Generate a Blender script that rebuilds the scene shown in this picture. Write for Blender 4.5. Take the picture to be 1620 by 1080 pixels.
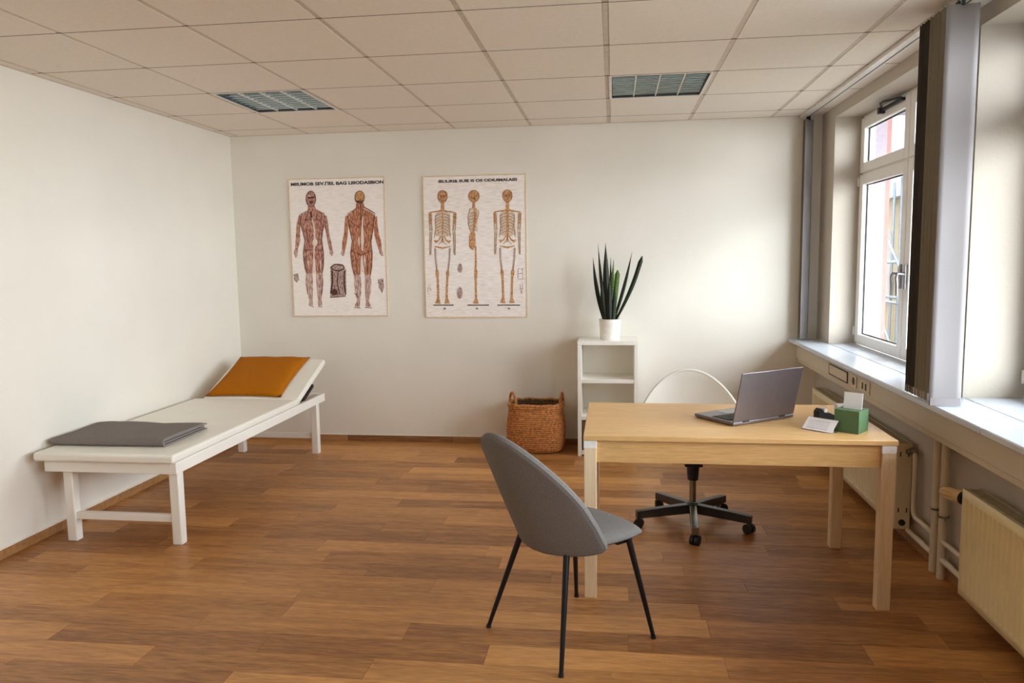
import bpy, bmesh, math, random
from mathutils import Vector, Matrix
random.seed(7)
for o in list(bpy.data.objects): bpy.data.objects.remove(o, do_unlink=True)
SC = bpy.context.scene
COL = SC.collection

# ------------------------------------------------------------------ camera
CAMH = 1.55
FPX = 1216.98
CF = Vector((-0.130423, 0.985605, -0.107581))
CR = Vector((0.991458, 0.129714, -0.013594))
CU = Vector((-0.000557, 0.108435, 0.994103))
cam = bpy.data.cameras.new('camera')
cam.sensor_width = 36.0; cam.lens = FPX * 36.0 / 1620.0; cam.clip_start = 0.05; cam.clip_end = 200
camo = bpy.data.objects.new('camera', cam); COL.objects.link(camo)
m = Matrix((CR, CU, -CF)).transposed().to_4x4(); m.translation = (0, 0, CAMH)
camo.matrix_world = m
SC.camera = camo

# ------------------------------------------------------------------ world, exposure
SC.view_settings.view_transform = 'Standard'
SC.view_settings.look = 'None'
SC.view_settings.gamma = 1.0
SC.view_settings.use_curve_mapping = False
SC.view_settings.exposure = 0.34
w = bpy.data.worlds.new('overcast_sky'); SC.world = w; w.use_nodes = True
bg = w.node_tree.nodes['Background']
bg.inputs[0].default_value = (0.93, 0.97, 1.0, 1)
bg.inputs[1].default_value = 14.0
SC.cycles.use_denoising = True
SC.cycles.max_bounces = 14
SC.cycles.diffuse_bounces = 10
SC.cycles.sample_clamp_indirect = 20.0
SC.cycles.caustics_reflective = False
SC.cycles.caustics_refractive = False

# room measures (metres)
XL, XW, YB, YF, ZC = -3.22, 1.59, 6.30, -1.60, 2.606
XG = 1.775            # room-side face of the window frames
XO = 1.95             # outer face of the outside wall
SILL, LINT = 0.888, 2.53
WINS = [(4.05, 5.95), (1.82, 3.72), (-0.65, 1.25)]
for k, (ya, yb) in enumerate(WINS):      # sampling portals in the window openings (give no light of their own)
    l = bpy.data.lights.new('window_portal', 'AREA'); l.shape = 'RECTANGLE'
    l.size = yb - ya; l.size_y = LINT - SILL; l.cycles.is_portal = True
    lo = bpy.data.objects.new('window_portal', l); COL.objects.link(lo)
    lo.matrix_world = Matrix(((0, 0, 1, XO + .03), (1, 0, 0, (ya + yb) / 2), (0, 1, 0, (SILL + LINT) / 2), (0, 0, 0, 1)))

# ------------------------------------------------------------------ helpers
def px_ray(x, y): return CF + CR * ((x - 810) / FPX) - CU * ((y - 540) / FPX)
def wall_pt(x, y, Y=YB):                    # photo pixel -> point on the plane Y = const (the back wall)
    d = px_ray(x, y); d = d * (Y / d.y); return (d.x, d.z + CAMH)

def lin(c):
    f = lambda v: v / 12.92 if v <= .04045 else ((v + .055) / 1.055) ** 2.4
    return tuple(f(v / 255.0) for v in c) + (1.0,)

def new_mat(name):
    mt = bpy.data.materials.new(name); mt.use_nodes = True
    nt = mt.node_tree; b = nt.nodes['Principled BSDF']
    return mt, nt, b

def mat(name, rgb, rough=.5, metal=0.0, var=.04, scale=30.0, bump=0.0, bscale=None, stretch=(1, 1, 1), spec=None, coat=0.0, sheen=0.0, trans=0.0):
    """colour with fine procedural variation and relief"""
    mt, nt, b = new_mat(name)
    L = nt.links.new
    geo = nt.nodes.new('ShaderNodeNewGeometry')
    mp = nt.nodes.new('ShaderNodeMapping'); mp.inputs['Scale'].default_value = stretch
    L(geo.outputs['Position'], mp.inputs['Vector'])
    nz = nt.nodes.new('ShaderNodeTexNoise'); nz.inputs['Scale'].default_value = scale; nz.inputs['Detail'].default_value = 4
    L(mp.outputs[0], nz.inputs['Vector'])
    rp = nt.nodes.new('ShaderNodeValToRGB')
    c = lin(rgb)
    rp.color_ramp.elements[0].position = .3; rp.color_ramp.elements[1].position = .7
    rp.color_ramp.elements[0].color = tuple(max(0, v * (1 - var * 2)) for v in c[:3]) + (1,)
    rp.color_ramp.elements[1].color = tuple(min(1, v * (1 + var * 2)) for v in c[:3]) + (1,)
    L(nz.outputs['Fac'], rp.inputs[0]); L(rp.outputs[0], b.inputs['Base Color'])
    b.inputs['Roughness'].default_value = rough; b.inputs['Metallic'].default_value = metal
    if spec is not None: b.inputs['Specular IOR Level'].default_value = spec
    if coat: b.inputs['Coat Weight'].default_value = coat
    if sheen: b.inputs['Sheen Weight'].default_value = sheen
    if bump:
        n2 = nt.nodes.new('ShaderNodeTexNoise'); n2.inputs['Scale'].default_value = bscale or scale * 4; n2.inputs['Detail'].default_value = 3
        L(mp.outputs[0], n2.inputs['Vector'])
        bp = nt.nodes.new('ShaderNodeBump'); bp.inputs['Strength'].default_value = bump; bp.inputs['Distance'].default_value = .004
        L(n2.outputs['Fac'], bp.inputs['Height']); L(bp.outputs[0], b.inputs['Normal'])
    return mt

def wood(name, dark, light, along=0, scale=3.0, rough=.45, stretch=16.0, rand=.35, fine=.5):
    mt, nt, b = new_mat(name); L = nt.links.new
    geo = nt.nodes.new('ShaderNodeNewGeometry'); oi = nt.nodes.new('ShaderNodeObjectInfo')
    sc = [stretch] * 3; sc[along] = 1.0
    mp = nt.nodes.new('ShaderNodeMapping'); mp.inputs['Scale'].default_value = sc
    add = nt.nodes.new('ShaderNodeVectorMath'); add.operation = 'ADD'
    ml = nt.nodes.new('ShaderNodeVectorMath'); ml.operation = 'SCALE'; ml.inputs[0].default_value = (13.1, 7.7, 3.3)
    L(oi.outputs['Random'], ml.inputs['Scale'])
    L(geo.outputs['Position'], add.inputs[0]); L(ml.outputs[0], add.inputs[1]); L(add.outputs[0], mp.inputs['Vector'])
    n1 = nt.nodes.new('ShaderNodeTexNoise'); n1.inputs['Scale'].default_value = scale; n1.inputs['Detail'].default_value = 5
    n1.inputs['Distortion'].default_value = .6
    L(mp.outputs[0], n1.inputs['Vector'])
    n2 = nt.nodes.new('ShaderNodeTexNoise'); n2.inputs['Scale'].default_value = scale * 5; n2.inputs['Detail'].default_value = 6
    L(mp.outputs[0], n2.inputs['Vector'])
    mix = nt.nodes.new('ShaderNodeMix'); mix.inputs['Factor'].default_value = fine
    L(n1.outputs['Fac'], mix.inputs[2]); L(n2.outputs['Fac'], mix.inputs[3])
    ad = nt.nodes.new('ShaderNodeMath'); ad.operation = 'MULTIPLY_ADD'; ad.inputs[1].default_value = rand; ad.inputs[2].default_value = -rand / 2
    L(oi.outputs['Random'], ad.inputs[0])
    sm = nt.nodes.new('ShaderNodeMath'); sm.operation = 'ADD'
    L(mix.outputs[0], sm.inputs[0]); L(ad.outputs[0], sm.inputs[1])
    rp = nt.nodes.new('ShaderNodeValToRGB')
    rp.color_ramp.elements[0].position = .3; rp.color_ramp.elements[1].position = .72
    rp.color_ramp.elements[0].color = lin(dark); rp.color_ramp.elements[1].color = lin(light)
    L(sm.outputs[0], rp.inputs[0]); L(rp.outputs[0], b.inputs['Base Color'])
    b.inputs['Roughness'].default_value = rough
    bp = nt.nodes.new('ShaderNodeBump'); bp.inputs['Strength'].default_value = .08; bp.inputs['Distance'].default_value = .002
    L(n2.outputs['Fac'], bp.inputs['Height']); L(bp.outputs[0], b.inputs['Normal'])
    return mt

def glass(name, tint=(.97, .99, 1, 1), refl=.08):
    mt = bpy.data.materials.new(name); mt.use_nodes = True; nt = mt.node_tree; nt.nodes.clear(); L = nt.links.new
    out = nt.nodes.new('ShaderNodeOutputMaterial'); tr = nt.nodes.new('ShaderNodeBsdfTransparent'); tr.inputs[0].default_value = tint
    gl = nt.nodes.new('ShaderNodeBsdfGlossy'); gl.inputs['Roughness'].default_value = .01
    lw = nt.nodes.new('ShaderNodeLayerWeight'); lw.inputs[0].default_value = .5
    pw = nt.nodes.new('ShaderNodeMath'); pw.operation = 'POWER'; pw.inputs[1].default_value = 5.0
    fr = nt.nodes.new('ShaderNodeMath'); fr.operation = 'MULTIPLY_ADD'; fr.inputs[1].default_value = .6; fr.inputs[2].default_value = .025
    L(lw.outputs['Facing'], pw.inputs[0]); L(pw.outputs[0], fr.inputs[0])
    mx = nt.nodes.new('ShaderNodeMixShader')
    L(fr.outputs[0], mx.inputs[0]); L(tr.outputs[0], mx.inputs[1]); L(gl.outputs[0], mx.inputs[2]); L(mx.outputs[0], out.inputs[0])
    return mt

OFF = {}
class MB:
    def __init__(s): s.v = []; s.f = []
    def add(s, vs, fs):
        k = len(s.v); s.v += [tuple(v) for v in vs]; s.f += [tuple(i + k for i in f) for f in fs]; return s
    def box(s, x0, x1, y0, y1, z0, z1):
        vs = [(x, y, z) for z in (z0, z1) for y in (y0, y1) for x in (x0, x1)]
        return s.add(vs, [(0, 2, 3, 1), (4, 5, 7, 6), (0, 1, 5, 4), (2, 6, 7, 3), (0, 4, 6, 2), (1, 3, 7, 5)])
    def obox(s, c, ax, h):
        c = Vector(c); a = [Vector(v).normalized() * k for v, k in zip(ax, h)]
        vs = [c + a[0] * x + a[1] * y + a[2] * z for z in (-1, 1) for y in (-1, 1) for x in (-1, 1)]
        return s.add(vs, [(0, 2, 3, 1), (4, 5, 7, 6), (0, 1, 5, 4), (2, 6, 7, 3), (0, 4, 6, 2), (1, 3, 7, 5)])
    def cyl(s, p0, p1, r0, r1=None, n=16):
        return s.tube([p0, p1], [r0, r0 if r1 is None else r1], n)
    def tube(s, pts, r, n=12, closed=False):
        P = [Vector(p) for p in pts]; R = r if isinstance(r, (list, tuple)) else [r] * len(P)
        vs = []; ref = None; m_ = len(P)
        for i, p in enumerate(P):
            if closed: t = (P[(i + 1) % m_] - P[i - 1])
            else: t = P[min(i + 1, m_ - 1)] - P[max(i - 1, 0)]
            t.normalize()
            if ref is None:
                ref = Vector((0, 0, 1)) if abs(t.z) < .9 else Vector((1, 0, 0))
            a = (ref - t * ref.dot(t)).normalized(); b = t.cross(a); ref = a
            vs += [p + (a * math.cos(2 * math.pi * k / n) + b * math.sin(2 * math.pi * k / n)) * R[i] for k in range(n)]
        fs = []
        for i in range(m_ if closed else m_ - 1):
            j = (i + 1) % m_
            fs += [(i * n + k, i * n + (k + 1) % n, j * n + (k + 1) % n, j * n + k) for k in range(n)]
        if not closed: fs += [tuple(range(n))[::-1], tuple(range((m_ - 1) * n, m_ * n))]
        return s.add(vs, fs)
    def lathe(s, prof, c=(0, 0, 0), n=32, sx=1, sy=1):
        vs = [(c[0] + r * sx * math.cos(2 * math.pi * k / n), c[1] + r * sy * math.sin(2 * math.pi * k / n), c[2] + z) for r, z in prof for k in range(n)]
        fs = [(i * n + k, i * n + (k + 1) % n, (i + 1) * n + (k + 1) % n, (i + 1) * n + k) for i in range(len(prof) - 1) for k in range(n)]
        if prof[0][0] > 1e-5: fs.append(tuple(range(n))[::-1])
        if prof[-1][0] > 1e-5: fs.append(tuple(range((len(prof) - 1) * n, len(prof) * n)))
        return s.add(vs, fs)
    def grid(s, P):                          # P[i][j] points
        a, b = len(P), len(P[0])
        return s.add([p for row in P for p in row], [(i * b + j, i * b + j + 1, (i + 1) * b + j + 1, (i + 1) * b + j) for i in range(a - 1) for j in range(b - 1)])
    def extrude(s, poly, axis, a0, a1):      # poly in the two other axes (cyclic order), extruded along axis
        n = len(poly)
        def P(q, a):
            v = list(q); v.insert(axis, a); return tuple(v)
        return s.add([P(q, a0) for q in poly] + [P(q, a1) for q in poly],
                     [tuple(range(n))[::-1], tuple(range(n, 2 * n))] + [(k, (k + 1) % n, n + (k + 1) % n, n + k) for k in range(n)])
    def mesh(s, name, mt, smooth=True, off=(0, 0, 0), flip=True):
        me = bpy.data.meshes.new(name)
        me.from_pydata([(v[0] - off[0], v[1] - off[1], v[2] - off[2]) for v in s.v], [], s.f)
        if flip:
            bm = bmesh.new(); bm.from_mesh(me); bmesh.ops.recalc_face_normals(bm, faces=bm.faces); bm.to_mesh(me); bm.free()
        if mt: me.materials.append(M[mt])
        if smooth:
            for p in me.polygons: p.use_smooth = True
            me.set_sharp_from_angle(angle=math.radians(38))
        me.update(); return me
    def build(s, name, mt, parent=None, smooth=True, bevel=0.0, segs=2, sub=0, solid=0.0, flip=True):
        off = OFF.get(parent.name, (0, 0, 0)) if parent else (0, 0, 0)
        o = bpy.data.objects.new(name, s.mesh(name, mt, smooth, off, flip)); COL.objects.link(o)
        if parent: o.parent = parent; OFF[o.name] = off
        if solid:
            md = o.modifiers.new('solid', 'SOLIDIFY'); md.thickness = solid; md.offset = 0
        if bevel:
            md = o.modifiers.new('bevel', 'BEVEL'); md.width = bevel; md.segments = segs; md.limit_method = 'ANGLE'; md.angle_limit = .6
        if sub:
            md = o.modifiers.new('sub', 'SUBSURF'); md.levels = sub; md.render_levels = sub
        return o

def tag(o, label=None, cat=None, group=None, kind=None):
    if label: o['label'] = label
    if cat: o['category'] = cat
    if group: o['group'] = group
    if kind: o['kind'] = kind
    return o
def thing(name, label, cat, loc=(0, 0, 0), rz=None, group=None):
    o = bpy.data.objects.new(name, None); COL.objects.link(o); o.empty_display_size = .1
    o.location = loc
    if rz is None: OFF[o.name] = tuple(loc)      # parts given in room coordinates
    else: o.rotation_euler = (0, 0, rz)          # parts given in the thing's own coordinates
    return tag(o, label, cat, group)
def struct(name, mb, mt, label=None, **k):
    o = mb.build(name, mt, None, **k); o['kind'] = 'structure'
    if label: o['label'] = label
    return o
def copy_part(o, parent, loc=(0, 0, 0), scale=(1, 1, 1)):
    c = o.copy(); COL.objects.link(c); c.parent = parent; c.location = loc; c.scale = scale; return c

# ------------------------------------------------------------------ materials
M = {}
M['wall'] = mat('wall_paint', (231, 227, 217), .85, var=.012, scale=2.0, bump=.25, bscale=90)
M['ceil'] = mat('ceiling_board', (234, 226, 215), .95, var=.015, scale=60, bump=.12, bscale=260)
M['ceilbar'] = mat('ceiling_rail_lacquer', (206, 194, 178), .6)
M['plenum'] = mat('raw_slab', (120, 112, 102), .9)
M['floor'] = wood('floor_vinyl', (132, 82, 38), (210, 152, 88), 0, 2.6, .42, 10.0, .28, .55)
M['board'] = wood('skirting_wood', (128, 84, 46), (182, 136, 88), 0, 3.0, .5, 14.0, .4)
M['caulk'] = mat('caulk', (238, 232, 220), .6)
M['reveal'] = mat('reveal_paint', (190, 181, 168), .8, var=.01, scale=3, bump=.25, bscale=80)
M['sill'] = mat('sill_stone', (198, 206, 216), .22, var=.02, scale=9)
M['pvc'] = mat('window_plastic', (240, 239, 236), .35, var=.005)
M['gasket'] = mat('rubber_gasket', (22, 22, 24), .6)
M['glass'] = glass('window_glass')
M['stone'] = mat('outside_render', (150, 140, 150), .9, var=.06, scale=40, bump=.4)
M['redstone'] = mat('red_sandstone', (158, 112, 106), .9, var=.06, scale=20)
M['facade'] = mat('facade_cream', (212, 202, 158), .9, var=.02, scale=3)
M['facade2'] = mat('facade_pale', (200, 204, 202), .9, var=.02, scale=3)
M['winblue'] = mat('far_window_glass', (92, 112, 124), .15)
M['steel'] = mat('galvanised_tube', (150, 168, 176), .5, .5)
M['asphalt'] = mat('street', (128, 126, 122), .95)
M['white'] = mat('white_lacquer', (240, 237, 229), .35, var=.008, scale=6)
M['vinylpad'] = mat('white_vinyl', (238, 235, 225), .42, var=.012, scale=5, bump=.05, bscale=200)
M['mustard'] = mat('mustard_linen', (176, 104, 12), .95, var=.09, scale=260, bump=.35, bscale=700, spec=.15)
M['blanket'] = mat('grey_fleece', (128, 120, 116), .95, var=.07, scale=160, bump=.3, bscale=500, spec=.15)
M['grey'] = mat('grey_fabric', (122, 119, 117), .95, var=.10, scale=260, bump=.3, bscale=700, spec=.15)
M['black'] = mat('black_metal', (20, 20, 22), .45, .3, var=.03)
M['blackplastic'] = mat('black_plastic', (26, 26, 28), .5, var=.03)
M['chrome'] = mat('polished_metal', (150, 148, 142), .22, 1.0)
M['armmetal'] = mat('dark_grey_metal', (72, 72, 74), .35, .7)
M['oak'] = wood('oak_veneer', (202, 154, 94), (236, 196, 136), 0, 2.6, .42, 22.0, .05, .6)
M['oakleg'] = wood('pale_beech', (220, 188, 146), (244, 222, 188), 2, 2.6, .45, 20.0, .15, .5)
M['endcap'] = mat('white_cap', (244, 240, 236), .35)
M['laptop'] = mat('laptop_shell', (128, 120, 124), .38, .75, var=.02)
M['keys'] = mat('keyboard_black', (38, 38, 42), .5)
M['screen'] = mat('dark_screen', (12, 13, 16), .12)
M['green'] = mat('green_cardboard', (80, 112, 76), .6, var=.03)
M['paper'] = mat('white_paper', (246, 245, 248), .8, var=.005)
M['print'] = mat('print_lilac', (224, 220, 230), .8)
M['acryl'] = glass('clear_acrylic', (.93, .95, .98, 1))
M['cream'] = mat('cream_radiator_paint', (238, 222, 172), .4, var=.012, scale=8)
M['offwhite'] = mat('offwhite_radiator_paint', (222, 208, 176), .4, var=.012, scale=8)
M['grille'] = mat('radiator_grille', (186, 174, 146), .5)
M['knob'] = mat('cream_knob', (226, 196, 140), .4)
M['pipe'] = mat('pipe_paint', (214, 202, 176), .4, var=.015, scale=20)
M['duct'] = mat('duct_plastic', (206, 194, 170), .45, var=.008)
M['socket'] = mat('socket_plastic', (214, 200, 172), .4)
M['hole'] = mat('socket_dark', (60, 48, 40), .6)
M['slat'] = mat('slat_fabric_light', (152, 148, 149), .9, var=.02, scale=400, bump=.15, bscale=900)
M['slatb'] = mat('slat_fabric_beige', (150, 140, 122), .9, var=.03, scale=400)
M['slat_shade'] = mat('slat_fabric_shaded', (74, 68, 62), .9, var=.04, scale=300)  # same blind, with the shade between packed slats put into the colour
M['alu'] = mat('white_aluminium', (226, 222, 216), .35, .2)
M['handle'] = mat('satin_steel', (150, 150, 156), .35, .8)
M['clear'] = mat('slat_weight', (196, 186, 180), .3)
M['louvre'] = mat('mirror_louvre', (176, 188, 192), .12, 1.0, var=.03)
M['tube'] = mat('lamp_tube', (236, 238, 236), .3)
M['lampbox'] = mat('lamp_housing', (120, 128, 130), .3, .6)
M['wicker'] = mat('water_hyacinth', (182, 120, 66), .85, var=.22, scale=55, bump=.5, bscale=160)
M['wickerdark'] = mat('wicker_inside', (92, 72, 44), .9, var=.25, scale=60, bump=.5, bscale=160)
M['brownbox'] = mat('brown_box', (104, 84, 58), .8, var=.06)
M['pot'] = mat('white_ceramic', (242, 239, 232), .25)
M['soil'] = mat('potting_soil', (48, 36, 28), .95, var=.2, scale=90, bump=.6)
def leaf_mat(name, dark, light, edge):
    mt, nt, b = new_mat(name); L = nt.links.new
    geo = nt.nodes.new('ShaderNodeNewGeometry')
    wv = nt.nodes.new('ShaderNodeTexWave'); wv.bands_direction = 'Z'; wv.inputs['Scale'].default_value = 22; wv.inputs['Distortion'].default_value = 6; wv.inputs['Detail'].default_value = 3
    L(geo.outputs['Position'], wv.inputs['Vector'])
    rp = nt.nodes.new('ShaderNodeValToRGB'); rp.color_ramp.elements[0].color = lin(dark); rp.color_ramp.elements[1].color = lin(light)
    rp.color_ramp.elements[0].position = .35; rp.color_ramp.elements[1].position = .95
    L(wv.outputs['Fac'], rp.inputs[0]); L(rp.outputs[0], b.inputs['Base Color']); b.inputs['Roughness'].default_value = .55
    b.inputs['Specular IOR Level'].default_value = .25
    return mt
M['leaf'] = leaf_mat('snake_leaf_dark', (15, 20, 12), (46, 56, 32), None)
M['leaf2'] = leaf_mat('snake_leaf_green', (58, 88, 30), (112, 138, 60), None)
def chart_paper(name, base, line):
    mt, nt, b = new_mat(name); L = nt.links.new
    geo = nt.nodes.new('ShaderNodeNewGeometry'); mp = nt.nodes.new('ShaderNodeMapping'); mp.inputs['Scale'].default_value = (7, 1, 90)
    L(geo.outputs['Position'], mp.inputs[0])
    nz = nt.nodes.new('ShaderNodeTexNoise'); nz.inputs['Scale'].default_value = 2.2; nz.inputs['Detail'].default_value = 3; L(mp.outputs[0], nz.inputs[0])
    rp = nt.nodes.new('ShaderNodeValToRGB'); rp.color_ramp.elements[0].position = .36; rp.color_ramp.elements[1].position = .56
    rp.color_ramp.elements[0].color = lin(line); rp.color_ramp.elements[1].color = lin(base)
    L(nz.outputs['Fac'], rp.inputs[0]); L(rp.outputs[0], b.inputs['Base Color']); b.inputs['Roughness'].default_value = .45
    return mt
M['chart1'] = chart_paper('chart_paper', (252, 246, 242), (242, 234, 229))
M['chart2'] = chart_paper('chart_paper_lined', (252, 246, 242), (236, 226, 219))
M['chartedge'] = mat('chart_border', (226, 206, 176), .5)
M['ink'] = mat('black_ink', (24, 20, 22), .6)
def ink(name, a, bcol, sc=(60, 1, 14)):
    mt, nt, b = new_mat(name); L = nt.links.new
    geo = nt.nodes.new('ShaderNodeNewGeometry'); mp = nt.nodes.new('ShaderNodeMapping'); mp.inputs['Scale'].default_value = sc
    L(geo.outputs['Position'], mp.inputs[0])
    nz = nt.nodes.new('ShaderNodeTexNoise'); nz.inputs['Scale'].default_value = 1.4; nz.inputs['Detail'].default_value = 4; L(mp.outputs[0], nz.inputs[0])
    rp = nt.nodes.new('ShaderNodeValToRGB'); rp.color_ramp.elements[0].position = .34; rp.color_ramp.elements[1].position = .66
    rp.color_ramp.elements[0].color = lin(a); rp.color_ramp.elements[1].color = lin(bcol)
    L(nz.outputs['Fac'], rp.inputs[0]); L(rp.outputs[0], b.inputs['Base Color']); b.inputs['Roughness'].default_value = .5
    return mt
M['muscle'] = ink('print_muscle', (122, 54, 42), (220, 168, 150), (80, 1, 22))
M['muscle2'] = ink('print_muscle_brown', (132, 62, 38), (218, 158, 122), (80, 1, 22))
M['shin'] = ink('print_shin', (150, 96, 84), (226, 204, 192), (80, 1, 16))
M['skinlight'] = ink('print_face', (150, 92, 46), (226, 178, 116), (50, 1, 50))
M['darkline'] = mat('print_dark_line', (84, 42, 36), .5)
M['tendon'] = mat('print_tendon', (234, 218, 206), .5)
M['bone'] = ink('print_bone', (166, 106, 54), (222, 178, 130), (50, 1, 40))
M['bonepale'] = ink('print_bone_pale', (206, 178, 150), (234, 220, 204), (60, 1, 30))
M['boneline'] = mat('print_bone_line', (140, 98, 66), .5)
M['sketch'] = ink('print_sketch', (112, 80, 74), (214, 190, 182), (70, 1, 60))

# ================================================================== SETTING
T = .15
floor = struct('floor', MB().box(XL - T, XO, YF - T, YB + T, -.16, -.006), 'floor', 'brown wood plank floor')
unit = MB().box(0, 1, 0, 1, -.006, 0).mesh('plank', 'floor', False)
ROW, PL = .152, .92
y = 1.55; rowi = 0
while y < YB - .001:
    y1 = min(y + ROW, YB); x = XL - random.uniform(0, PL)
    while x < XW:
        a, b = max(x, XL), min(x + PL, XW)
        if b - a > .02:
            o = bpy.data.objects.new('plank', unit); COL.objects.link(o); o.parent = floor
            o.location = (a + .0006, y + .0006, 0); o.scale = (b - a - .0012, y1 - y - .0012, 1)
        x += PL
    y = y1; rowi += 1
MB().box(XL, XW, YF, 1.55, -.006, 0).build('plank_field', 'floor', floor)

struct('wall_left', MB().box(XL - T, XL, YF, YB, -.16, 2.76), 'wall', 'cream painted wall beside the couch')
struct('wall_back', MB().box(XL - T, XO, YB, YB + T, -.16, 2.76), 'wall', 'cream painted wall with two charts')
struct('wall_front', MB().box(XL - T, XO, YF - T, YF, -.16, 2.76), 'wall', 'cream wall behind the viewer')
mb = MB(); ms = MB(); mr = MB()
mb.box(XW, 1.86, YF, YB, -.16, SILL - .03); ms.box(1.86, XO, YF, YB, -4, SILL - .03)
mb.box(XW, 1.86, YF, YB, LINT, 2.76); ms.box(1.86, XO, YF, YB, LINT, 8)
ys = [YF] + [v for ya, yb in WINS[::-1] for v in (ya, yb)] + [YB]
for a, b in zip(ys[0::2], ys[1::2]):
    mb.box(XW, 1.86, a, b, SILL - .03, LINT); ms.box(1.86, XO, a, b, SILL - .03, LINT)
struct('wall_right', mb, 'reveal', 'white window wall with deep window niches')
ms.box(1.86, XO, YB, 44, -4, 15).box(1.86, XO, YF - 6, YF, -4, 15).box(1.86, XO, YF, YB, 8, 15)  # unseen extra wall height and length, added to shade the house opposite
ms.box(XO, XO + 1.1, YF - 6, YB + 1.2, LINT + .25, LINT + .4)          # unseen slab, added to keep steep sky light off niches and back wall
struct('wall_outside', ms, 'stone', 'rough pale render on the outside of the window wall, with an unseen shading slab added')
mr = MB()
for ya, yb in WINS:
    for yy in (ya, yb):
        s = 1 if yy == yb else -1
        mr.box(XO, XO + .03, min(yy, yy + s * .14), max(yy, yy + s * .14), SILL - .1, LINT + .14)
struct('trim_3', mr, 'redstone', 'red sandstone window surround outside')

# ceiling: slab, lay-in boards, rails
ceil = struct('ceiling', MB().box(XL - T, XO, YF - T, YB + T, 2.76, 2.9), 'plenum', 'suspended ceiling of beige square boards')
GX, GY = (-2.526, .6228), (2.708, .6615)
M['joint'] = mat('joint_shadow_gap', (112, 100, 86), .8)
xs = [XL] + [GX[0] + GX[1] * k for k in range(-1, 7)] + [1.418]
ysr = [YB] + [GY[0] + GY[1] * j for j in range(5, -7, -1)] + [YF]
LAMPS = [(1, 3), (5, 3)]
tile_cache = {}
for i in range(len(xs) - 1):
    for j in range(len(ysr) - 1):
        a = xs[i] + (.002 if i == 0 else .014); b = xs[i + 1] - (.003 if i == len(xs) - 2 else .014)
        c = ysr[j + 1] + .0035; d = ysr[j] - .0035
        if b - a < .02 or d - c < .02: continue
        if (i, j) in ((2, 2), (6, 2)): continue
        key = (round(b - a, 4), round(d - c, 4))
        if key not in tile_cache:
            tile_cache[key] = MB().box(0, key[0], 0, key[1], ZC, ZC + .014).mesh('ceiling_board', 'ceil', False)
        o = bpy.data.objects.new('ceiling_board', tile_cache[key]); COL.objects.link(o); o.parent = ceil; o.location = (a, c, 0)
for j in range(len(ysr) - 1):
    c = ysr[j + 1] + .0035; d = ysr[j] - .0035
    if d - c > .02: MB().box(1.482, XW - .002, c, d, ZC, ZC + .014).build('ceiling_board', 'ceil', ceil, False)
for i in range(1, len(xs) - 1):
    MB().box(xs[i] - .0125, xs[i] + .0125, YF, YB - .002, ZC + .002, ZC + .03).build('ceiling_rail', 'ceilbar', ceil, False)
for j in range(1, len(ysr) - 1):
    MB().box(XL, XW, ysr[j] - .003, ysr[j] + .003, ZC - .0006, ZC + .012).build('joint_strip', 'joint', ceil, False)  # no rail here: flush strip coloured like the shaded gap between boards
MB().box(XL, 1.418, YB - .012, YB, ZC - .003, ZC + .002).box(XL, XL + .012, YF, YB - .012, ZC - .003, ZC + .002).build('edge_angle', 'ceilbar', ceil, False)

# baseboards
def baseboard(name, p0, p1, nrm, label):
    p0 = Vector(p0); p1 = Vector(p1); n = Vector(nrm); L = (p1 - p0).length; d = (p1 - p0).normalized()
    def slab(t0, t1, th0, th1, z0, z1):
        a = p0 + d * t0 + n * th0; b = p0 + d * t1 + n * th1
        return MB().box(min(a.x, b.x), max(a.x, b.x), min(a.y, b.y), max(a.y, b.y), z0, z1)
    base = struct(name, slab(0, L, 0, .007, .05, .0575), 'caulk', label, smooth=False)
    t = 0
    while t < L:
        t1 = min(t + .93, L)
        if t1 - t > .01: slab(t + .0008, t1 - .0008, 0, .012, 0, .05).build('board', 'board', base, False)
        t = t1
baseboard('baseboard_left', (XL, 1.2, 0), (XL, YB, 0), (1, 0, 0), 'brown wooden baseboard under the left wall')
baseboard('baseboard_back', (XL + .012, YB, 0), (XW, YB, 0), (0, -1, 0), 'brown wooden baseboard under the charts')
baseboard('baseboard_right', (XW, 1.2, 0), (XW, YB - .012, 0), (-1, 0, 0), 'brown wooden baseboard behind the radiators')

# sills (two slabs with a joint) and windows
JOINT = 3.07
def sill(name, ya, yb, label):
    mb = MB()
    mb.box(1.38, XW, ya + .001, yb - .001, SILL - .03, SILL)
    for wa, wb in WINS:
        a, b = max(wa, ya), min(wb, yb)
        if b > a: mb.box(XW, (XG if wa > 4 else 1.85) + .01, a, b, SILL - .0299, SILL)
    return struct(name, mb, 'sill', label, bevel=.006)
sill('trim_1', JOINT, YB, 'glossy white window sill along the far window')
sill('trim_2', YF, JOINT, 'glossy white window sill along the near window')

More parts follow.
